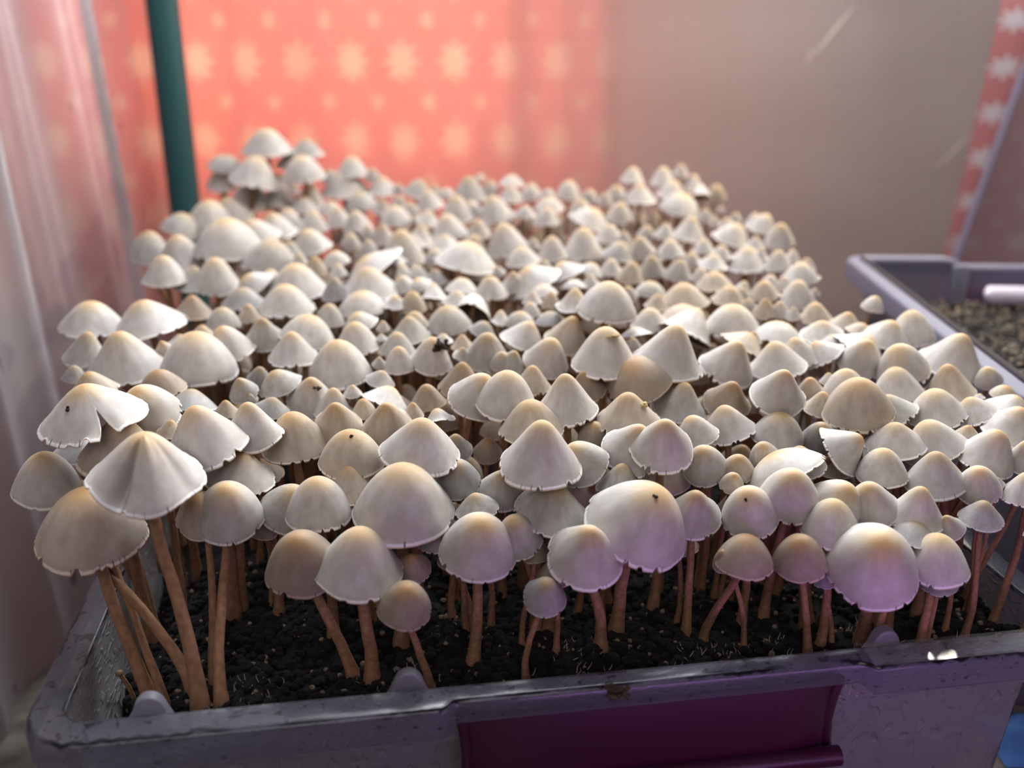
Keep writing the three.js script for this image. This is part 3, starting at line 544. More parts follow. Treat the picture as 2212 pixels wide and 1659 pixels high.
m(1425, 1060, 1283, 1494, 1224, { b: [1330, 1370], sh: 'dome', d: 34, ro: 22, ti: 16, l: 'Very large tilted mushroom with a wide pale lobe and a speck on top', s: 'the large tilted cap with a speck' });
m(1500, 1040, 1435, 1558, 1165, { to: 'grey', b: [1480, 1370] });
m(1200, 1050, 1107, 1274, 1158, { to: 'grey', d: 34.9 });
m(1085, 1000, 1028, 1132, 1106, { to: 'grey', d: 36.4 });
m(1345, 1003, 1288, 1388, 1085, { to: 'grey' });
m(1612, 1045, 1557, 1683, 1165, { l: 'Rounded cone mushroom with a small dark scratch near the top, nearer the front', s: 'the cone with the dark scratch' });
m(1560, 1160, 1540, 1600, 1240, { to: 'brown' });
m(1610, 1160, 1545, 1670, 1252, { to: 'brown', sh: 'dome', b: [1520, 1375] });
m(619, 615, 560, 676, 687);
m(714, 656, 681, 743, 708, { to: 'grey' });
m(781, 630, 735, 833, 685);
m(855, 638, 826, 883, 671, { sh: 'wavy' });
m(893, 630, 864, 920, 679, { to: 'tan' });
m(901, 603, 884, 931, 630);
m(936, 618, 909, 966, 652, { sh: 'flat', ti: -22 });
m(987, 628, 956, 1017, 662);
m(1025, 642, 985, 1063, 707, { ti: -50, ro: 16, sh: 'dome', l: 'Cap tipped right back, showing its dark hollow underside like an arch', s: 'the arching tipped-back cap' });
m(1082, 653, 1058, 1105, 704, { sh: 'wavy', ti: -12, l: 'Crumpled white mushroom with a curled up edge beside the arching cap', s: 'the crumpled white cap' });
m(1058, 597, 1025, 1096, 649);
m(966, 661, 922, 1017, 723, { sh: 'dome', to: 'grey' });
m(895, 673, 865, 928, 714, { to: 'tan' });
m(884, 684, 841, 932, 744, { to: 'grey' });
m(827, 689, 813, 841, 718, { to: 'grey' });
m(768, 675, 741, 815, 717);
m(768, 696, 722, 822, 769);
m(676, 681, 606, 720, 753, { sh: 'dome' });
m(570, 687, 529, 613, 760, { to: 'grey' });
m(634, 717, 578, 688, 794, { l: 'Pale mushroom with a crisp level rim hovering over a dark shaded gap', s: 'the level-rimmed hovering cap' });
m(730, 736, 667, 806, 841, { sh: 'dome', l: 'Large smooth cream mushroom broader than all around it, in the middle rows', s: 'the large smooth cream cap' });
m(860, 718, 818, 898, 774, { to: 'grey' });
m(863, 749, 826, 899, 809);
m(819, 767, 804, 834, 797, { to: 'brown' });
m(823, 721, 811, 837, 737, { to: 'tan' });
m(939, 730, 882, 978, 810, { sp: 1, l: 'Mushroom carrying a dark brown clump of soil on its cap', s: 'the soil-topped cap', d: 47.2 });
m(1001, 741, 978, 1017, 784, { to: 'pale', sh: 'wavy' });
m(958, 721, 936, 979, 744, { to: 'grey' });
m(998, 723, 974, 1024, 759, { to: 'tan' });
m(1055, 710, 1001, 1099, 805, { to: 'grey' });
m(1050, 694, 1012, 1069, 729, { to: 'slate' });
m(1085, 757, 1058, 1109, 805, { to: 'grey' });
m(1050, 803, 968, 1082, 909, { d: 41.5 });
m(1100, 803, 1025, 1159, 909, { d: 40.5, l: 'Large smooth dome in front of a wider flared cap, both rims dark edged', s: 'the large dome beside the flared cap', sh: 'dome' });
m(1001, 783, 947, 1046, 864, { to: 'brown' });
m(920, 831, 887, 963, 889, { to: 'brown' });
m(941, 881, 913, 985, 917, { sh: 'wavy', ti: -14 });
m(829, 801, 789, 853, 839, { to: 'grey' });
m(762, 832, 741, 783, 861, { to: 'tan' });
m(852, 832, 779, 886, 878);
m(893, 870, 868, 916, 908, { to: 'tan' });
m(785, 862, 757, 817, 908, { to: 'tan' });
m(836, 870, 783, 893, 965, { sh: 'bell', to: 'tan' });
m(727, 867, 676, 784, 963, { to: 'tan', sh: 'bell' });
m(724, 839, 676, 766, 911, { d: 43 });
m(676, 818, 620, 727, 908, { d: 44, dm: 1, l: 'Pale mushroom with a black streak across the top of its cap', s: 'the black-streaked cap' });
m(592, 801, 559, 651, 855, { to: 'grey' });
m(564, 760, 535, 585, 836, { to: 'slate' });
m(594, 860, 548, 624, 906, { to: 'slate' });
m(540, 828, 529, 558, 875, { to: 'grey' });
m(761, 933, 686, 833, 1037, { sp: 2, sh: 'dome', to: 'tan', d: 37.3, l: 'Wide tan-topped dome with a lone dark speck on its crown', s: 'the wide dome with a lone speck' });
m(916, 907, 819, 997, 1028, { d: 36.6, l: 'Very broad white cone mushroom with a ragged rim, standing proud of the rows behind', s: 'the very broad white cone' });
m(985, 912, 947, 1021, 1001, { to: 'grey', d: 39.5 });
m(1055, 912, 1020, 1085, 1003, { to: 'brown', d: 40 });
m(1319, 609, 1248, 1370, 697, { l: 'Tall clean cone mushroom raised above its neighbours on a short bare stem', s: 'the tall raised cone', d: 50 });
m(1243, 623, 1202, 1277, 683, { sh: 'wavy', d: 52 });
m(1422, 635, 1392, 1445, 671, { to: 'tan' });
m(1405, 608, 1373, 1435, 643, { to: 'grey' });
m(1473, 612, 1427, 1527, 671, { to: 'tan' });
m(1576, 618, 1538, 1607, 662, { to: 'tan' });
m(1609, 607, 1587, 1620, 633, { to: 'tan' });
m(1403, 666, 1362, 1445, 719);
m(1479, 656, 1427, 1523, 694, { to: 'tan' });
m(1487, 679, 1435, 1548, 738, { ti: -26, ro: 24, sh: 'flat', l: 'White cap tipped up on edge, its thin rim and shaded underside showing', s: 'the cap tipped up on edge' });
m(1582, 658, 1522, 1639, 732, { sh: 'dome' });
m(1625, 715, 1557, 1652, 753, { to: 'tan' });
m(1367, 710, 1335, 1411, 729, { sh: 'flat', ti: -20 });
m(1366, 724, 1347, 1386, 763, { to: 'tan' });
m(1308, 708, 1231, 1380, 818, { sp: 3, l: 'Broad bell mushroom with a brown torn patch on its cap', s: 'the brown-patched bell', d: 44.2 });
m(1471, 701, 1370, 1525, 819, { d: 43.8, ro: 12, l: 'Broad bell mushroom slanting downward, its long frilled rim tilted', s: 'the slanting frilled bell' });
m(1595, 736, 1510, 1626, 833);
m(1243, 684, 1175, 1271, 765, { to: 'tan' });
m(1188, 672, 1156, 1222, 704, { to: 'slate' });
m(1151, 694, 1080, 1178, 759);
m(1123, 673, 1091, 1155, 710, { to: 'grey' });
m(1194, 731, 1130, 1229, 817);
m(1113, 756, 1075, 1132, 807, { to: 'grey' });
m(1151, 790, 1107, 1191, 854, { to: 'tan' });
m(1218, 809, 1157, 1293, 921, { sh: 'bell', d: 40.2, l: 'Large smooth cone mushroom with one short crack in its rim', s: 'the large cone with a cracked rim' });
m(1259, 801, 1228, 1311, 873, { to: 'brown', d: 43.5 });
m(1367, 787, 1311, 1456, 874, { to: 'brown', sh: 'dome', ti: 22, d: 43 });
m(1354, 850, 1287, 1426, 944, { to: 'tan', d: 39.8, sh: 'bell', l: 'Streaked tan bell mushroom with a tiny yellowish nub stuck to its shoulder', s: 'the streaked bell with a nub', sp: 4 });
m(1479, 826, 1408, 1523, 915, { to: 'grey' });
m(1582, 817, 1519, 1618, 909, { to: 'brown' });
m(1557, 878, 1511, 1632, 961, { l: 'Flattened white cone mushroom with a dark shadow beneath its tilted rim', s: 'the flattened white cone' });
m(1487, 900, 1458, 1552, 970, { d: 39 });
m(1145, 867, 1077, 1220, 965, { to: 'tan', d: 38.8 });
m(1171, 912, 1074, 1260, 1058, { d: 35.6, sh: 'bell', l: 'Large purple-flushed cone mushroom with an orange-tan tip, central in the front rows', s: 'the purple-flushed orange-tipped cone' });
m(1237, 923, 1210, 1314, 1052, { to: 'grey', d: 36.8, sh: 'dome' });
m(1281, 910, 1248, 1315, 970, { to: 'tan', sh: 'dome' });
m(1381, 906, 1297, 1428, 1030, { d: 37.6, sh: 'bell' });
m(1435, 906, 1361, 1498, 1024, { d: 36.6, l: 'Neat bell mushroom standing proud on a visible stem, tightly flanked by three caps', s: 'the neat proud bell' });
m(1514, 944, 1475, 1574, 1052, { sh: 'dome', to: 'grey' });
m(1593, 967, 1557, 1629, 1046, { to: 'tan', sh: 'dome' });
m(1584, 1018, 1553, 1607, 1069, { to: 'tan', sh: 'dome' });
m(1682, 693, 1621, 1735, 740);
m(1627, 715, 1609, 1647, 745, { to: 'tan' });
m(1772, 694, 1728, 1822, 744, { sh: 'flat', ti: 10 });
m(1756, 654, 1725, 1795, 702, { to: 'tan' });
m(1832, 674, 1792, 1862, 715, { to: 'tan' });
m(1864, 697, 1826, 1887, 726, { to: 'tan' });
m(1891, 639, 1861, 1907, 674, { b2: [1, -6], sh: 'dome', to: 'tan', d: 54, l: 'Lone tiny bud mushroom standing clear against the second tub', s: 'the lone tiny bud' });
m(1959, 671, 1920, 2018, 751);
m(1926, 692, 1857, 1968, 755);
m(1883, 719, 1800, 1914, 765);
m(1799, 723, 1771, 1827, 748, { sh: 'flat' });
m(1869, 733, 1807, 1905, 818);
m(1932, 742, 1895, 2006, 843, { sh: 'dome', d: 45.3 });
m(2073, 719, 1982, 2122, 819, { l: 'Big smooth cone mushroom overhanging the gap before the second tub', s: 'the big cone by the second tub' });
m(2127, 767, 2107, 2164, 843);
m(2171, 833, 2139, 2196, 867, { to: 'tan' });
m(2035, 788, 1996, 2105, 873, { to: 'tan' });
m(1666, 739, 1616, 1743, 820);
m(1707, 730, 1678, 1773, 797);
m(1750, 738, 1735, 1817, 791, { sh: 'flat' });
m(1691, 796, 1619, 1737, 900, { d: 41, l: 'Tall egg-shaped white mushroom with a frayed slanting rim', s: 'the tall frayed egg' });
m(1747, 801, 1720, 1779, 867, { to: 'tan' });
m(1788, 805, 1771, 1807, 833, { to: 'grey' });
m(1821, 798, 1776, 1875, 874, { to: 'pale', d: 43, sh: 'dome' });
m(1845, 822, 1780, 1926, 935, { ti: 16, d: 41, sh: 'dome', to: 'tan', l: 'Long streaked tan mushroom facing outward, with a golden patch at its tip', s: 'the long streaked golden cap' });
m(1924, 795, 1880, 1996, 878);
m(1902, 855, 1887, 1979, 924, { to: 'grey', d: 41.5 });
m(2008, 843, 1958, 2087, 928);
m(2059, 860, 2050, 2146, 920, { ro: -22, sh: 'flat' });
m(2114, 850, 2103, 2128, 862, { to: 'tan' });
m(2195, 851, 2128, 2233, 898);
m(2198, 879, 2118, 2252, 965);
m(1775, 846, 1734, 1810, 902, { to: 'tan' });
m(1684, 893, 1621, 1738, 974, { to: 'grey', sh: 'dome' });
m(1772, 892, 1729, 1811, 985, { to: 'slate', sh: 'dome', d: 40 });
m(1856, 892, 1780, 1874, 1007, { ro: 48, ti: 0, d: 38.2, l: 'White mushroom tipped sideways, its toothed edge running steeply downward', s: 'the sideways toothed cap' });
m(1804, 980, 1762, 1852, 1035, { to: 'brown', d: 39.5 });
m(1926, 915, 1871, 1997, 996);
m(1989, 912, 1955, 2082, 1005, { d: 39.3 });
m(2089, 919, 2058, 2118, 959, { to: 'tan' });
m(2149, 927, 2066, 2189, 1025);
m(2211, 944, 2179, 2265, 1027);
m(1644, 938, 1619, 1685, 1014, { sh: 'dome' });
m(1720, 966, 1678, 1783, 1039, { to: 'grey' });
m(1902, 971, 1849, 1958, 1055, { sh: 'dome' });
m(2011, 978, 1953, 2088, 1080, { to: 'grey' });
m(2108, 999, 2064, 2161, 1094, { sh: 'dome' });
m(2153, 1020, 2138, 2169, 1058, { to: 'brown' });
m(1656, 1007, 1618, 1775, 1048);
m(1707, 1018, 1637, 1770, 1132, { sh: 'dome', d: 35.3 });
m(1822, 1038, 1737, 1860, 1151, { to: 'pale', d: 35.2, sh: 'dome' });
m(1870, 1030, 1820, 1940, 1148);
m(1795, 1082, 1728, 1858, 1186, { sh: 'dome', d: 34.1 });
m(1981, 1052, 1912, 2039, 1154);
m(1977, 1127, 1910, 2031, 1181, { to: 'slate' });
m(2041, 1091, 2019, 2083, 1170, { to: 'grey' });
m(2120, 1083, 2071, 2168, 1147, { to: 'slate' });
m(2212, 1022, 2164, 2275, 1098, { l: 'Pinkish mushroom cut off by the picture edge, over magenta stems', s: 'the pinkish edge cap' });
m(1902, 1153, 1790, 1987, 1315, { sh: 'dome', ti: 36, ro: 8, d: 32.8, b: [1860, 1395], l: 'Huge purple-lit mushroom facing forward with a golden starburst crown', s: 'the huge purple starburst cap' });
m(2017, 1158, 1949, 2089, 1267, { sh: 'dome', d: 33.3, l: 'Rounded pale mushroom overlapping a smaller cap below, beside the purple starburst cap', s: 'the rounded pale cap near the latch' });
m(2025, 1238, 1986, 2068, 1287, { to: 'slate', d: 33.6 });
m(1723, 1156, 1671, 1787, 1260, { to: 'brown', sh: 'dome' });
m(1779, 1230, 1753, 1810, 1272, { to: 'slate', d: 34.3 });
m(2243, 1119, 2220, 2299, 1167, { to: 'grey' });
m(578, 278, 528, 629, 338, { l: 'Peaked pale mushroom topping the tall rear clump, highest in the bed', s: 'the highest rear cap', d: 79 });
m(662, 299, 628, 697, 341, { to: 'grey' });
m(626, 332, 599, 650, 364, { to: 'slate' });
m(650, 336, 615, 699, 395, { d: 76 });
m(498, 334, 452, 526, 375, { to: 'grey' });
m(564, 338, 500, 596, 406, { d: 75 });
m(481, 367, 449, 506, 414);
m(602, 375, 569, 629, 410);
m(604, 399, 564, 637, 449);
m(540, 394, 497, 588, 458);
m(676, 396, 637, 701, 452);
m(657, 425, 631, 684, 461);
m(635, 400, 623, 650, 420, { to: 'tan' });
m(488, 424, 471, 543, 485);
m(462, 433, 406, 502, 507, { l: 'Smooth pale mushroom just beside the foot of the green pole', s: 'the cap at the pole\'s foot' });
m(409, 460, 353, 424, 512, { to: 'grey' });
m(332, 500, 283, 365, 573, { sh: 'dome', to: 'grey', l: 'Grey barrel-shaped mushroom at the outer edge, in front of the green pole', s: 'the grey barrel-shaped cap' });
m(387, 508, 345, 444, 587);
m(493, 473, 426, 563, 562, { d: 64, l: 'Wide flared white mushroom with a scalloped rim, standing tall by the rear outer edge', s: 'the wide flared white cap' });
m(534, 473, 518, 603, 536);
m(587, 459, 555, 641, 519);
m(628, 450, 594, 651, 500);
m(679, 456, 646, 706, 502);
m(597, 518, 528, 639, 596, { to: 'grey', sh: 'dome' });
m(626, 519, 602, 651, 563, { to: 'grey' });
m(662, 495, 632, 714, 551);
m(681, 542, 658, 704, 599, { to: 'tan' });
m(647, 548, 631, 666, 581, { to: 'tan' });
m(640, 570, 581, 702, 649);
m(587, 582, 558, 612, 618);
m(357, 552, 314, 401, 619, { l: 'Peaked mushroom on a visible curved stem, alone at the outer edge', s: 'the peaked outer cap on a curved stem', d: 58 });
m(471, 557, 421, 517, 637, { l: 'Smooth tall bell mushroom on a pale stem above a shadowed hollow', s: 'the tall bell over the hollow', d: 59 });
m(426, 575, 379, 453, 633, { to: 'grey' });
m(524, 593, 512, 586, 637);
m(527, 622, 482, 571, 671, { to: 'slate' });
m(761, 338, 729, 795, 384);
m(805, 361, 790, 822, 394, { to: 'grey' });
m(744, 366, 697, 795, 429);
m(713, 365, 696, 734, 394, { to: 'tan' });
m(826, 382, 794, 861, 423, { l: 'Rounded pale mushroom with a torn white skirt of rim, among the far rows', s: 'the torn-skirted far cap' });
m(829, 422, 805, 843, 465, { sh: 'flat' });
m(776, 414, 749, 815, 457, { to: 'grey' });
m(715, 435, 691, 741, 466);
m(730, 448, 705, 760, 491, { l: 'Small neat cone mushroom showing its stem above a dark hollow, in the far rows', s: 'the neat small far cone' });
m(766, 455, 744, 803, 503);
m(865, 420, 845, 878, 452);
m(889, 437, 872, 905, 469);
m(913, 387, 872, 930, 429, { to: 'grey' });
m(942, 399, 925, 955, 428);
m(923, 411, 901, 958, 454);
m(964, 405, 949, 982, 428);
m(860, 395, 850, 873, 418, { to: 'tan' });
m(1014, 381, 980, 1047, 437, { to: 'grey' });
m(1058, 377, 1040, 1078, 425);
m(1036, 375, 1026, 1047, 389);
m(1106, 377, 1079, 1131, 402);
m(983, 423, 954, 1023, 485, { l: 'Tall smooth bell mushroom just beneath the far middle row of caps', s: 'the tall far-row bell' });
m(1010, 426, 1002, 1040, 471);
m(1060, 423, 1036, 1107, 483, { l: 'Greyish wide dome just below the curtain edge in the far middle', s: 'the wide far-middle dome' });
m(855, 445, 823, 887, 490);
m(932, 455, 898, 948, 488);
m(896, 463, 886, 905, 485, { to: 'tan' });
m(963, 463, 934, 1008, 519);
m(826, 476, 804, 852, 531);
m(795, 487, 780, 811, 517, { to: 'grey' });
m(759, 501, 739, 777, 541, { to: 'grey' });
m(913, 484, 879, 936, 534, { sh: 'flat' });
m(867, 498, 826, 914, 580, { l: 'Plump bell mushroom overlapping two white caps, in the far middle rows', s: 'the plump far-middle bell' });
m(843, 539, 823, 876, 577);
m(889, 506, 876, 917, 541);
m(961, 506, 930, 994, 543, { sh: 'flat' });
m(1031, 475, 1011, 1057, 519);
m(1029, 506, 997, 1047, 543, { to: 'tan' });
m(1019, 522, 943, 1069, 587, { l: 'Widest flared mushroom of the rear rows, its rim level over a dark gap', s: 'the wide flared rear cap', d: 61 });
m(940, 537, 920, 963, 572, { to: 'grey' });
m(796, 517, 775, 818, 555, { to: 'grey' });
m(723, 542, 701, 753, 575);
m(730, 569, 713, 750, 599);
m(776, 553, 746, 861, 599, { sh: 'flat', l: 'Tan and white lopsided mushroom lying flat behind a broad bell cap', s: 'the lopsided flat cap' });
m(795, 578, 739, 861, 652, { sh: 'bell' });
m(865, 571, 852, 893, 606);
m(863, 595, 850, 900, 633);
m(901, 600, 887, 931, 625, { to: 'tan' });
m(940, 581, 915, 965, 616, { to: 'slate' });
m(901, 573, 881, 922, 601, { to: 'slate' });
m(725, 600, 696, 755, 652, { to: 'slate' });
m(1002, 600, 963, 1032, 634);
m(1072, 573, 1065, 1090, 599);
m(1108, 576, 1084, 1134, 637);
m(1103, 398, 1079, 1129, 437);
m(1147, 396, 1126, 1170, 432);
m(1185, 407, 1170, 1199, 428);
m(1231, 389, 1202, 1252, 432);
m(1275, 399, 1255, 1290, 442);
m(1183, 426, 1156, 1215, 461);
m(1183, 447, 1154, 1208, 488);
m(1135, 443, 1115, 1155, 471, { to: 'grey' });
m(1253, 428, 1231, 1278, 476);
m(1289, 449, 1233, 1314, 493);
m(1308, 413, 1291, 1322, 445);
m(1332, 394, 1310, 1351, 440);
m(1340, 437, 1313, 1363, 483);
m(1369, 361, 1342, 1389, 396);
m(1381, 396, 1349, 1413, 441, { sh: 'flat' });
m(1431, 360, 1407, 1457, 401, { l: 'Tallest cream mushroom of the clump standing before the faded curtain end', s: 'the tall cream rear cap' });
m(1470, 355, 1455, 1486, 384);
m(1499, 376, 1474, 1517, 413, { to: 'grey' });
m(1458, 390, 1421, 1478, 432);
m(1479, 416, 1428, 1507, 466);
m(1511, 408, 1493, 1534, 435, { sh: 'flat', ti: -30, to: 'slate' });
m(1082, 482, 1055, 1138, 553);
m(1125, 533, 1096, 1165, 577);
m(1152, 507, 1139, 1165, 539, { to: 'tan' });
m(1190, 510, 1163, 1225, 565);
m(1173, 545, 1158, 1191, 592, { to: 'tan' });
m(1207, 566, 1182, 1256, 604, { sh: 'flat' });
m(1238, 605, 1214, 1266, 625, { to: 'tan' });
m(1258, 492, 1218, 1300, 563);
m(1316, 484, 1289, 1343, 524);
m(1347, 496, 1332, 1363, 529);
m(1344, 522, 1303, 1367, 565, { to: 'grey' });
m(1378, 512, 1361, 1411, 560);
m(1400, 477, 1378, 1413, 522, { to: 'tan' });
m(1438, 482, 1414, 1459, 517, { to: 'grey' });
m(1446, 517, 1419, 1476, 559);
m(1494, 467, 1452, 1522, 524);
m(1492, 537, 1477, 1512, 577);
m(1467, 560, 1436, 1493, 608, { to: 'grey' });
m(1282, 567, 1248, 1302, 594);
m(1320, 559, 1296, 1343, 596);
m(1366, 565, 1334, 1389, 613, { to: 'tan' });
m(1405, 552, 1383, 1432, 601, { to: 'grey' });
m(1272, 593, 1257, 1297, 625, { to: 'grey' });
m(1106, 587, 1086, 1134, 633);
m(1130, 576, 1103, 1206, 633);
m(1168, 614, 1144, 1203, 642);
m(1149, 629, 1129, 1170, 659, { to: 'tan' });
m(1190, 631, 1168, 1211, 669, { to: 'tan' });
m(1144, 652, 1127, 1167, 686, { to: 'tan' });
m(1354, 612, 1339, 1377, 654, { to: 'grey' });
m(1549, 379, 1525, 1565, 437, { sh: 'dome', to: 'tan' });
m(1557, 443, 1549, 1565, 461, { to: 'grey' });
m(1524, 449, 1508, 1539, 481);
m(1542, 467, 1532, 1555, 490);
m(1569, 470, 1554, 1584, 500);
m(1587, 458, 1576, 1601, 483);
m(1595, 482, 1542, 1616, 531, { l: 'Bright white mushroom in the sunlit rear corner clump, widest there', s: 'the bright rear-corner cap' });
m(1629, 460, 1609, 1650, 495);
m(1656, 461, 1616, 1674, 505);
m(1684, 481, 1655, 1713, 539);
m(1631, 510, 1612, 1650, 539, { to: 'tan' });
m(1518, 516, 1498, 1541, 548, { to: 'tan' });
m(1557, 530, 1535, 1580, 563);
m(1542, 549, 1508, 1570, 584);
m(1612, 533, 1568, 1657, 589, { sh: 'flat', l: 'Wide low mushroom overhanging a black gap, below the sunlit rear corner', s: 'the wide cap over the black gap', d: 64 });
m(1643, 535, 1626, 1659, 563);
m(1677, 540, 1653, 1707, 587);
m(1711, 539, 1694, 1727, 567);
m(1740, 549, 1725, 1760, 592, { to: 'tan' });
m(1728, 567, 1693, 1765, 613);
m(1494, 540, 1477, 1510, 580);
m(1513, 578, 1494, 1531, 611, { to: 'tan' });
m(1542, 587, 1506, 1580, 630, { to: 'tan' });
m(1600, 607, 1585, 1618, 652, { to: 'tan' });
m(1663, 593, 1645, 1681, 621, { to: 'tan' });
m(1646, 606, 1619, 1683, 652, { to: 'tan' });
m(1689, 598, 1677, 1710, 628);
m(1721, 605, 1683, 1758, 666);
m(1759, 617, 1749, 1770, 642, { to: 'tan' });
m(1615, 629, 1602, 1633, 674, { to: 'tan' });
m(1651, 646, 1629, 1678, 690, { to: 'tan' });
m(1682, 648, 1665, 1705, 688, { to: 'tan' });
m(1711, 663, 1696, 1731, 693, { to: 'tan' });

// ---------------------------------------------------------------- building them: the largest one by one, the smallest as one crowd
beds.forEach((e) => { e.mix = rnd(); e.spin = Math.floor(rnd() * 3); fit(e); });
beds.sort((a, b) => b.area - a.area);
const singles = beds.slice(0, 310), crowd = beds.slice(310);
const BUD = beds.find((e) => e.s === 'the lone tiny bud');
// wording: landmarks are described one by one above; every other mushroom is told by its look and by the landmark it stands next to
const landmarks = beds.filter((e) => e.s);
const ORDER = ['closest one', 'second one', 'third one', 'fourth one', 'fifth one', 'sixth one', 'seventh one', 'eighth one', 'ninth one', 'tenth one', 'eleventh one', 'twelfth one'];
const WAYS = [['right of', (x, y) => x > Math.abs(y)], ['left of', (x, y) => -x > Math.abs(y)], ['in front of', (x, y) => y >= Math.abs(x)], ['behind', (x, y) => -y >= Math.abs(x)]];
const near = (L) => WAYS.map(([w, f]) => [w, beds.filter((e) => e !== L && f((e.cx - L.cx), (e.cy - L.cy) * 1.3)).sort((a, b) => Math.hypot(a.cx - L.cx, (a.cy - L.cy) * 1.3) - Math.hypot(b.cx - L.cx, (b.cy - L.cy) * 1.3)).slice(0, 12)]);
for (const L of landmarks) for (const [w, list] of near(L)) list.forEach((e, k) => { if (!e.l && (e.rank === undefined || k < e.rank)) { e.rank = k; e.told = [w, L.s, ORDER[k]]; } });
const LOOK = { pale: 'pale', grey: 'greyish', tan: 'tan-topped', slate: 'shaded grey', brown: 'brownish' };
const FORM = { bell: 'bell-shaped', soft: 'rounded bell', cone: 'conical', dome: 'round-topped', flat: 'low flared', wavy: 'curled', fold: 'folded', notch: 'split' };
let untold = 0;
function labelOf(e) {
  if (e.l) return e.l;
  const size = e.x1 - e.x0 > 150 ? 'Large' : e.x1 - e.x0 > 80 ? 'Medium' : 'Small';
  const look = `${size} ${LOOK[e.to ?? 'pale']} ${FORM[e.kind]} mushroom`;
  if (!e.told) { untold++; console.log('untold', Math.round(e.cx), Math.round(e.cy), look); return `${look} among the crowded rows`; }
  const say = `${look}, ${e.told[2]} ${e.told[0]} ${e.told[1]}`;
  return say.split(/[\s-]+/).length > 16 ? say.replace(/^\w+ /, '').replace(/^./, (c) => c.toUpperCase()).replace(' one ', ' ') : say;
}
for (const e of singles) {
  if (labelOf(e).split(/[\s-]+/).length > 16) console.log('LONG', labelOf(e));
  const t = thing('mushroom', labelOf(e), 'mushroom', e.base, 'mushrooms crowding the front tub');
  const fine = e.x1 - e.x0 > 70, shape = capShape(e.kind, Math.floor(e.mix * 37) % (fine ? 4 : 3), fine), spin = ['fold', 'notch'].includes(e.kind) ? 0 : e.mix * 40;
  e.shape = shape; e.turn = spin;
  const cap = place(mesh('cap', shape.cap, capMat[e.to ?? 'pale'][e.spin], t), e), gills = place(mesh('gills', shape.gills, gillMat, t), e);
  for (const o of [cap, gills]) o.quaternion.multiply(new THREE.Quaternion().setFromAxisAngle(V(0, 1, 0), spin));
  mesh('stem', stemOf(e, e.cy > 850 ? 12 : 8), stemMat, t);
}
console.log('singles', singles.length, 'crowd', crowd.length, 'untold', untold);
{ // the rest, and the short ones standing hidden beneath the canopy
  const short = [];
  for (let v = 0.03; v < TUB_L - 0.04; v += v < 0.25 ? 0.027 : 0.020) for (let u = 0.03; u < TUB_W - 0.03; u += v < 0.25 ? 0.0275 : 0.021) {
    const uu = u + rr(-0.009, 0.009), vv = v + rr(-0.009, 0.009), p = inTub(uu, vv, 0), D = -p.z * 100;
    if (uu < 0.11 && vv < 0.125 || vv < 0.062) continue;
    const k = clamp((D - 30) / 50, 0, 1), h = (v < 0.06 ? rr(0.028, 0.040) : rr(0.034, 0.05)) + 0.045 * k;
    const e = { R: rr(0.0075, 0.0125) * (1 - 0.25 * k), C: V(p.x, soilY(uu, vv) + h, p.z), base: inTub(uu + rr(-0.004, 0.004), vv + rr(-0.004, 0.004), SOIL_Y - 0.002), mix: rnd(), spin: 0, cx: u * 900, cy: v * 900, to: rnd() < 0.5 ? 'tan' : 'grey' };
    e.Hh = e.R * rr(0.85, 1.2); e.kind = rnd() < 0.6 ? 'bell' : 'dome';
    e.axis = V(rr(-0.2, 0.2), 1, rr(-0.05, 0.3)).normalize(); e.q = new THREE.Quaternion().setFromUnitVectors(V(0, 1, 0), e.axis); short.push(e);
  }
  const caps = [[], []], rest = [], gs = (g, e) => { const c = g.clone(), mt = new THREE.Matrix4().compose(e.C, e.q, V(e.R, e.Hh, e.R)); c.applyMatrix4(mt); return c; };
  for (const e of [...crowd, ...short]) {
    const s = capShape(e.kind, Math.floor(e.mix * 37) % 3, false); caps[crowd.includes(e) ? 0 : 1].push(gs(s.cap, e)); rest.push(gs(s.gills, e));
    const st = stemOf(e, 6); st.translate(e.base.x, e.base.y, e.base.z); rest.push(st);
  }
  const o = mesh('mushroom_undergrowth', mergeGeometries([...caps, rest].map((g) => mergeGeometries(g)), true), [capMat.pale[1], capMat.brown[2], stemMat]);  // brown tint on the hidden short caps paints shade into the gaps
  tag(o, 'Smallest mushrooms crammed in the gaps and far rows of the bed, beneath the taller caps', 'mushrooms'); o.userData.kind = 'stuff';
}

// ---------------------------------------------------------------- small things on the caps
const capPoint = (e, t, deg) => { const w = deg * Math.PI / 180 + 0; const [p] = [e.shape.at(t, ((w + e.turn) % PI2 + PI2) % PI2)]; const r = Math.hypot(p.x, p.z); return V(r * Math.cos(w) * e.R, p.y * e.Hh, r * Math.sin(w) * e.R).applyQuaternion(e.q).add(e.C); };
const find = (s) => beds.find((e) => e.s === s);
const dirtMat = new THREE.MeshStandardMaterial({ color: 0x2c1c12, roughness: 1 });
const lump = (n, r, s) => { const gs = []; for (let i = 0; i < n; i++) { const g = crumb(rr(s * 0.5, s)); g.translate(rr(-r, r), rr(-r * 0.3, r), rr(-r, r)); gs.push(g); } return mergeGeometries(gs); };
function onCap(name, g, mt, s, t, deg, label, cat) { const e = find(s); if (!e?.shape) return; const o = mesh(name, g, mt); o.position.copy(capPoint(e, t, deg)); tag(o, label, cat); return o; }
onCap('soil_clump', lump(34, 0.0032, 0.0017), dirtMat, 'the soil-topped cap', 0.42, 40, 'Dark brown clump of damp soil stuck on top of a mushroom cap', 'soil');
onCap('soil_crumb', lump(4, 0.0006, 0.0008), dirtMat, 'the wide dome with a lone speck', 0.2, 80, 'Single dark soil speck on the crown of a wide tan-topped dome', 'soil');
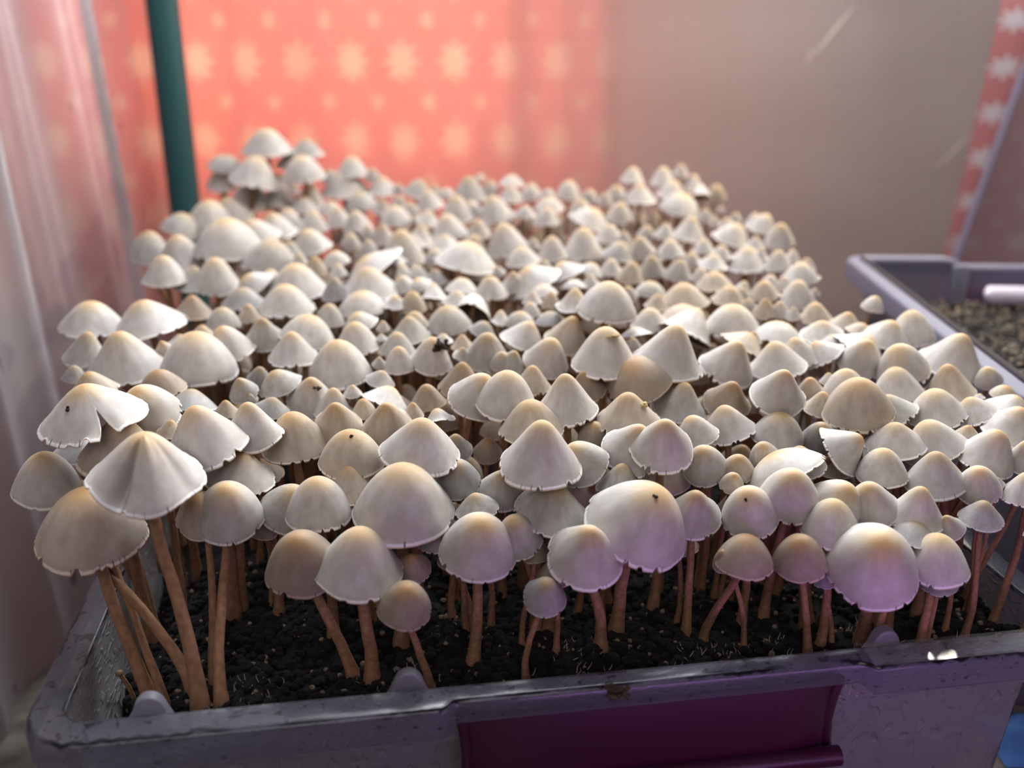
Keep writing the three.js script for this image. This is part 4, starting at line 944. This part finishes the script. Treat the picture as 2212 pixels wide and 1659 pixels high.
onCap('soil_crumb', lump(4, 0.0006, 0.0008), dirtMat, 'the large tilted cap with a speck', 0.16, 95, 'Dark soil speck near the peak of the very large tilted cap', 'soil');
onCap('soil_crumb', lump(3, 0.0009, 0.0006), dirtMat, 'the cone with the dark scratch', 0.25, 100, 'Short dark scratch-like crumb on a rounded front cone', 'soil');
onCap('soil_crumb', lump(5, 0.0009, 0.0009), dirtMat, 'the notched wide cap', 0.5, 140, 'Dark soil crumb stuck to the notched wide cap', 'soil');
onCap('stuck_nub', lump(5, 0.001, 0.0014), new THREE.MeshStandardMaterial({ color: 0xb39d6a, roughness: 0.8 }), 'the streaked bell with a nub', 0.52, 15, 'Tiny yellowish nub stuck to the shoulder of a streaked bell cap', 'debris');
onCap('dark_smear', lump(9, 0.0016, 0.0009), dirtMat, 'the black-streaked cap', 0.4, 50, 'Short black streak of dirt across a pale cap', 'soil');
onCap('brown_patch', (() => { const g = crumb(0.0034); g.scale(1, 0.22, 0.8); return g; })(), new THREE.MeshStandardMaterial({ color: 0x8f7448, roughness: 0.9 }), 'the brown-patched bell', 0.3, 50, 'Torn brown flap on the brown-patched bell cap', 'debris');
const water = new THREE.MeshPhysicalMaterial({ color: 0xffffff, roughness: 0.02, transmission: 1, thickness: 0.002, ior: 1.33 });
for (const [s, deg, r, l] of [['the cap with dewdrops', 22, 0.0009, 'Clear dewdrop on the outer rim of the dewy cap, larger of two'], ['the cap with dewdrops', 50, 0.0006, 'Small clear dewdrop low on the rim of the dewy cap'], ['the round cap on the long bare stem', 18, 0.0009, 'Clear dewdrop at the rim of the round cap on the long stem'], ['the wide dome with a lone speck', 20, 0.0006, 'Tiny clear dewdrop on the rim of the wide dome']])
  onCap('dewdrop', new THREE.SphereGeometry(r, 16, 12), water, s, 0.97, deg, l, 'water drop');
{ // the pin growing at the bare corner and the soil clod on the front rim
  const b = inTub(0.0245, 0.066, soilY(0.0245, 0.066)), k = inTub(0.0205, 0.064, b.y + 0.015), t = thing('mushroom', 'Pinhead-sized young mushroom bent over the bare soil corner inside the rim', 'mushroom', b);
  const e = k.clone().sub(b);
  mesh('stem', tube([V(0, -0.002, 0), e.clone().multiplyScalar(0.5).add(V(0.0006, 0, 0)), e], [0.0011, 0.0009, 0.0008], 8), stemMat, t);
  const c = mesh('cap', new THREE.SphereGeometry(0.0016, 18, 12), new THREE.MeshStandardMaterial({ color: 0x8d7154, roughness: 0.6 }), t); c.position.copy(e); c.scale.set(1, 0.9, 1);
  const q = atHeight(1335, 1503, RIM_Y + 0.0005), o = mesh('soil_clod', lump(60, 0.004, 0.0013), dirtMat); o.scale.y = 0.5; o.position.copy(q); o.position.y += 0.0008;
  tag(o, 'Flat dark clod of spilt soil lying on the front tub rim', 'soil');
}
renderer.render(scene, camera);
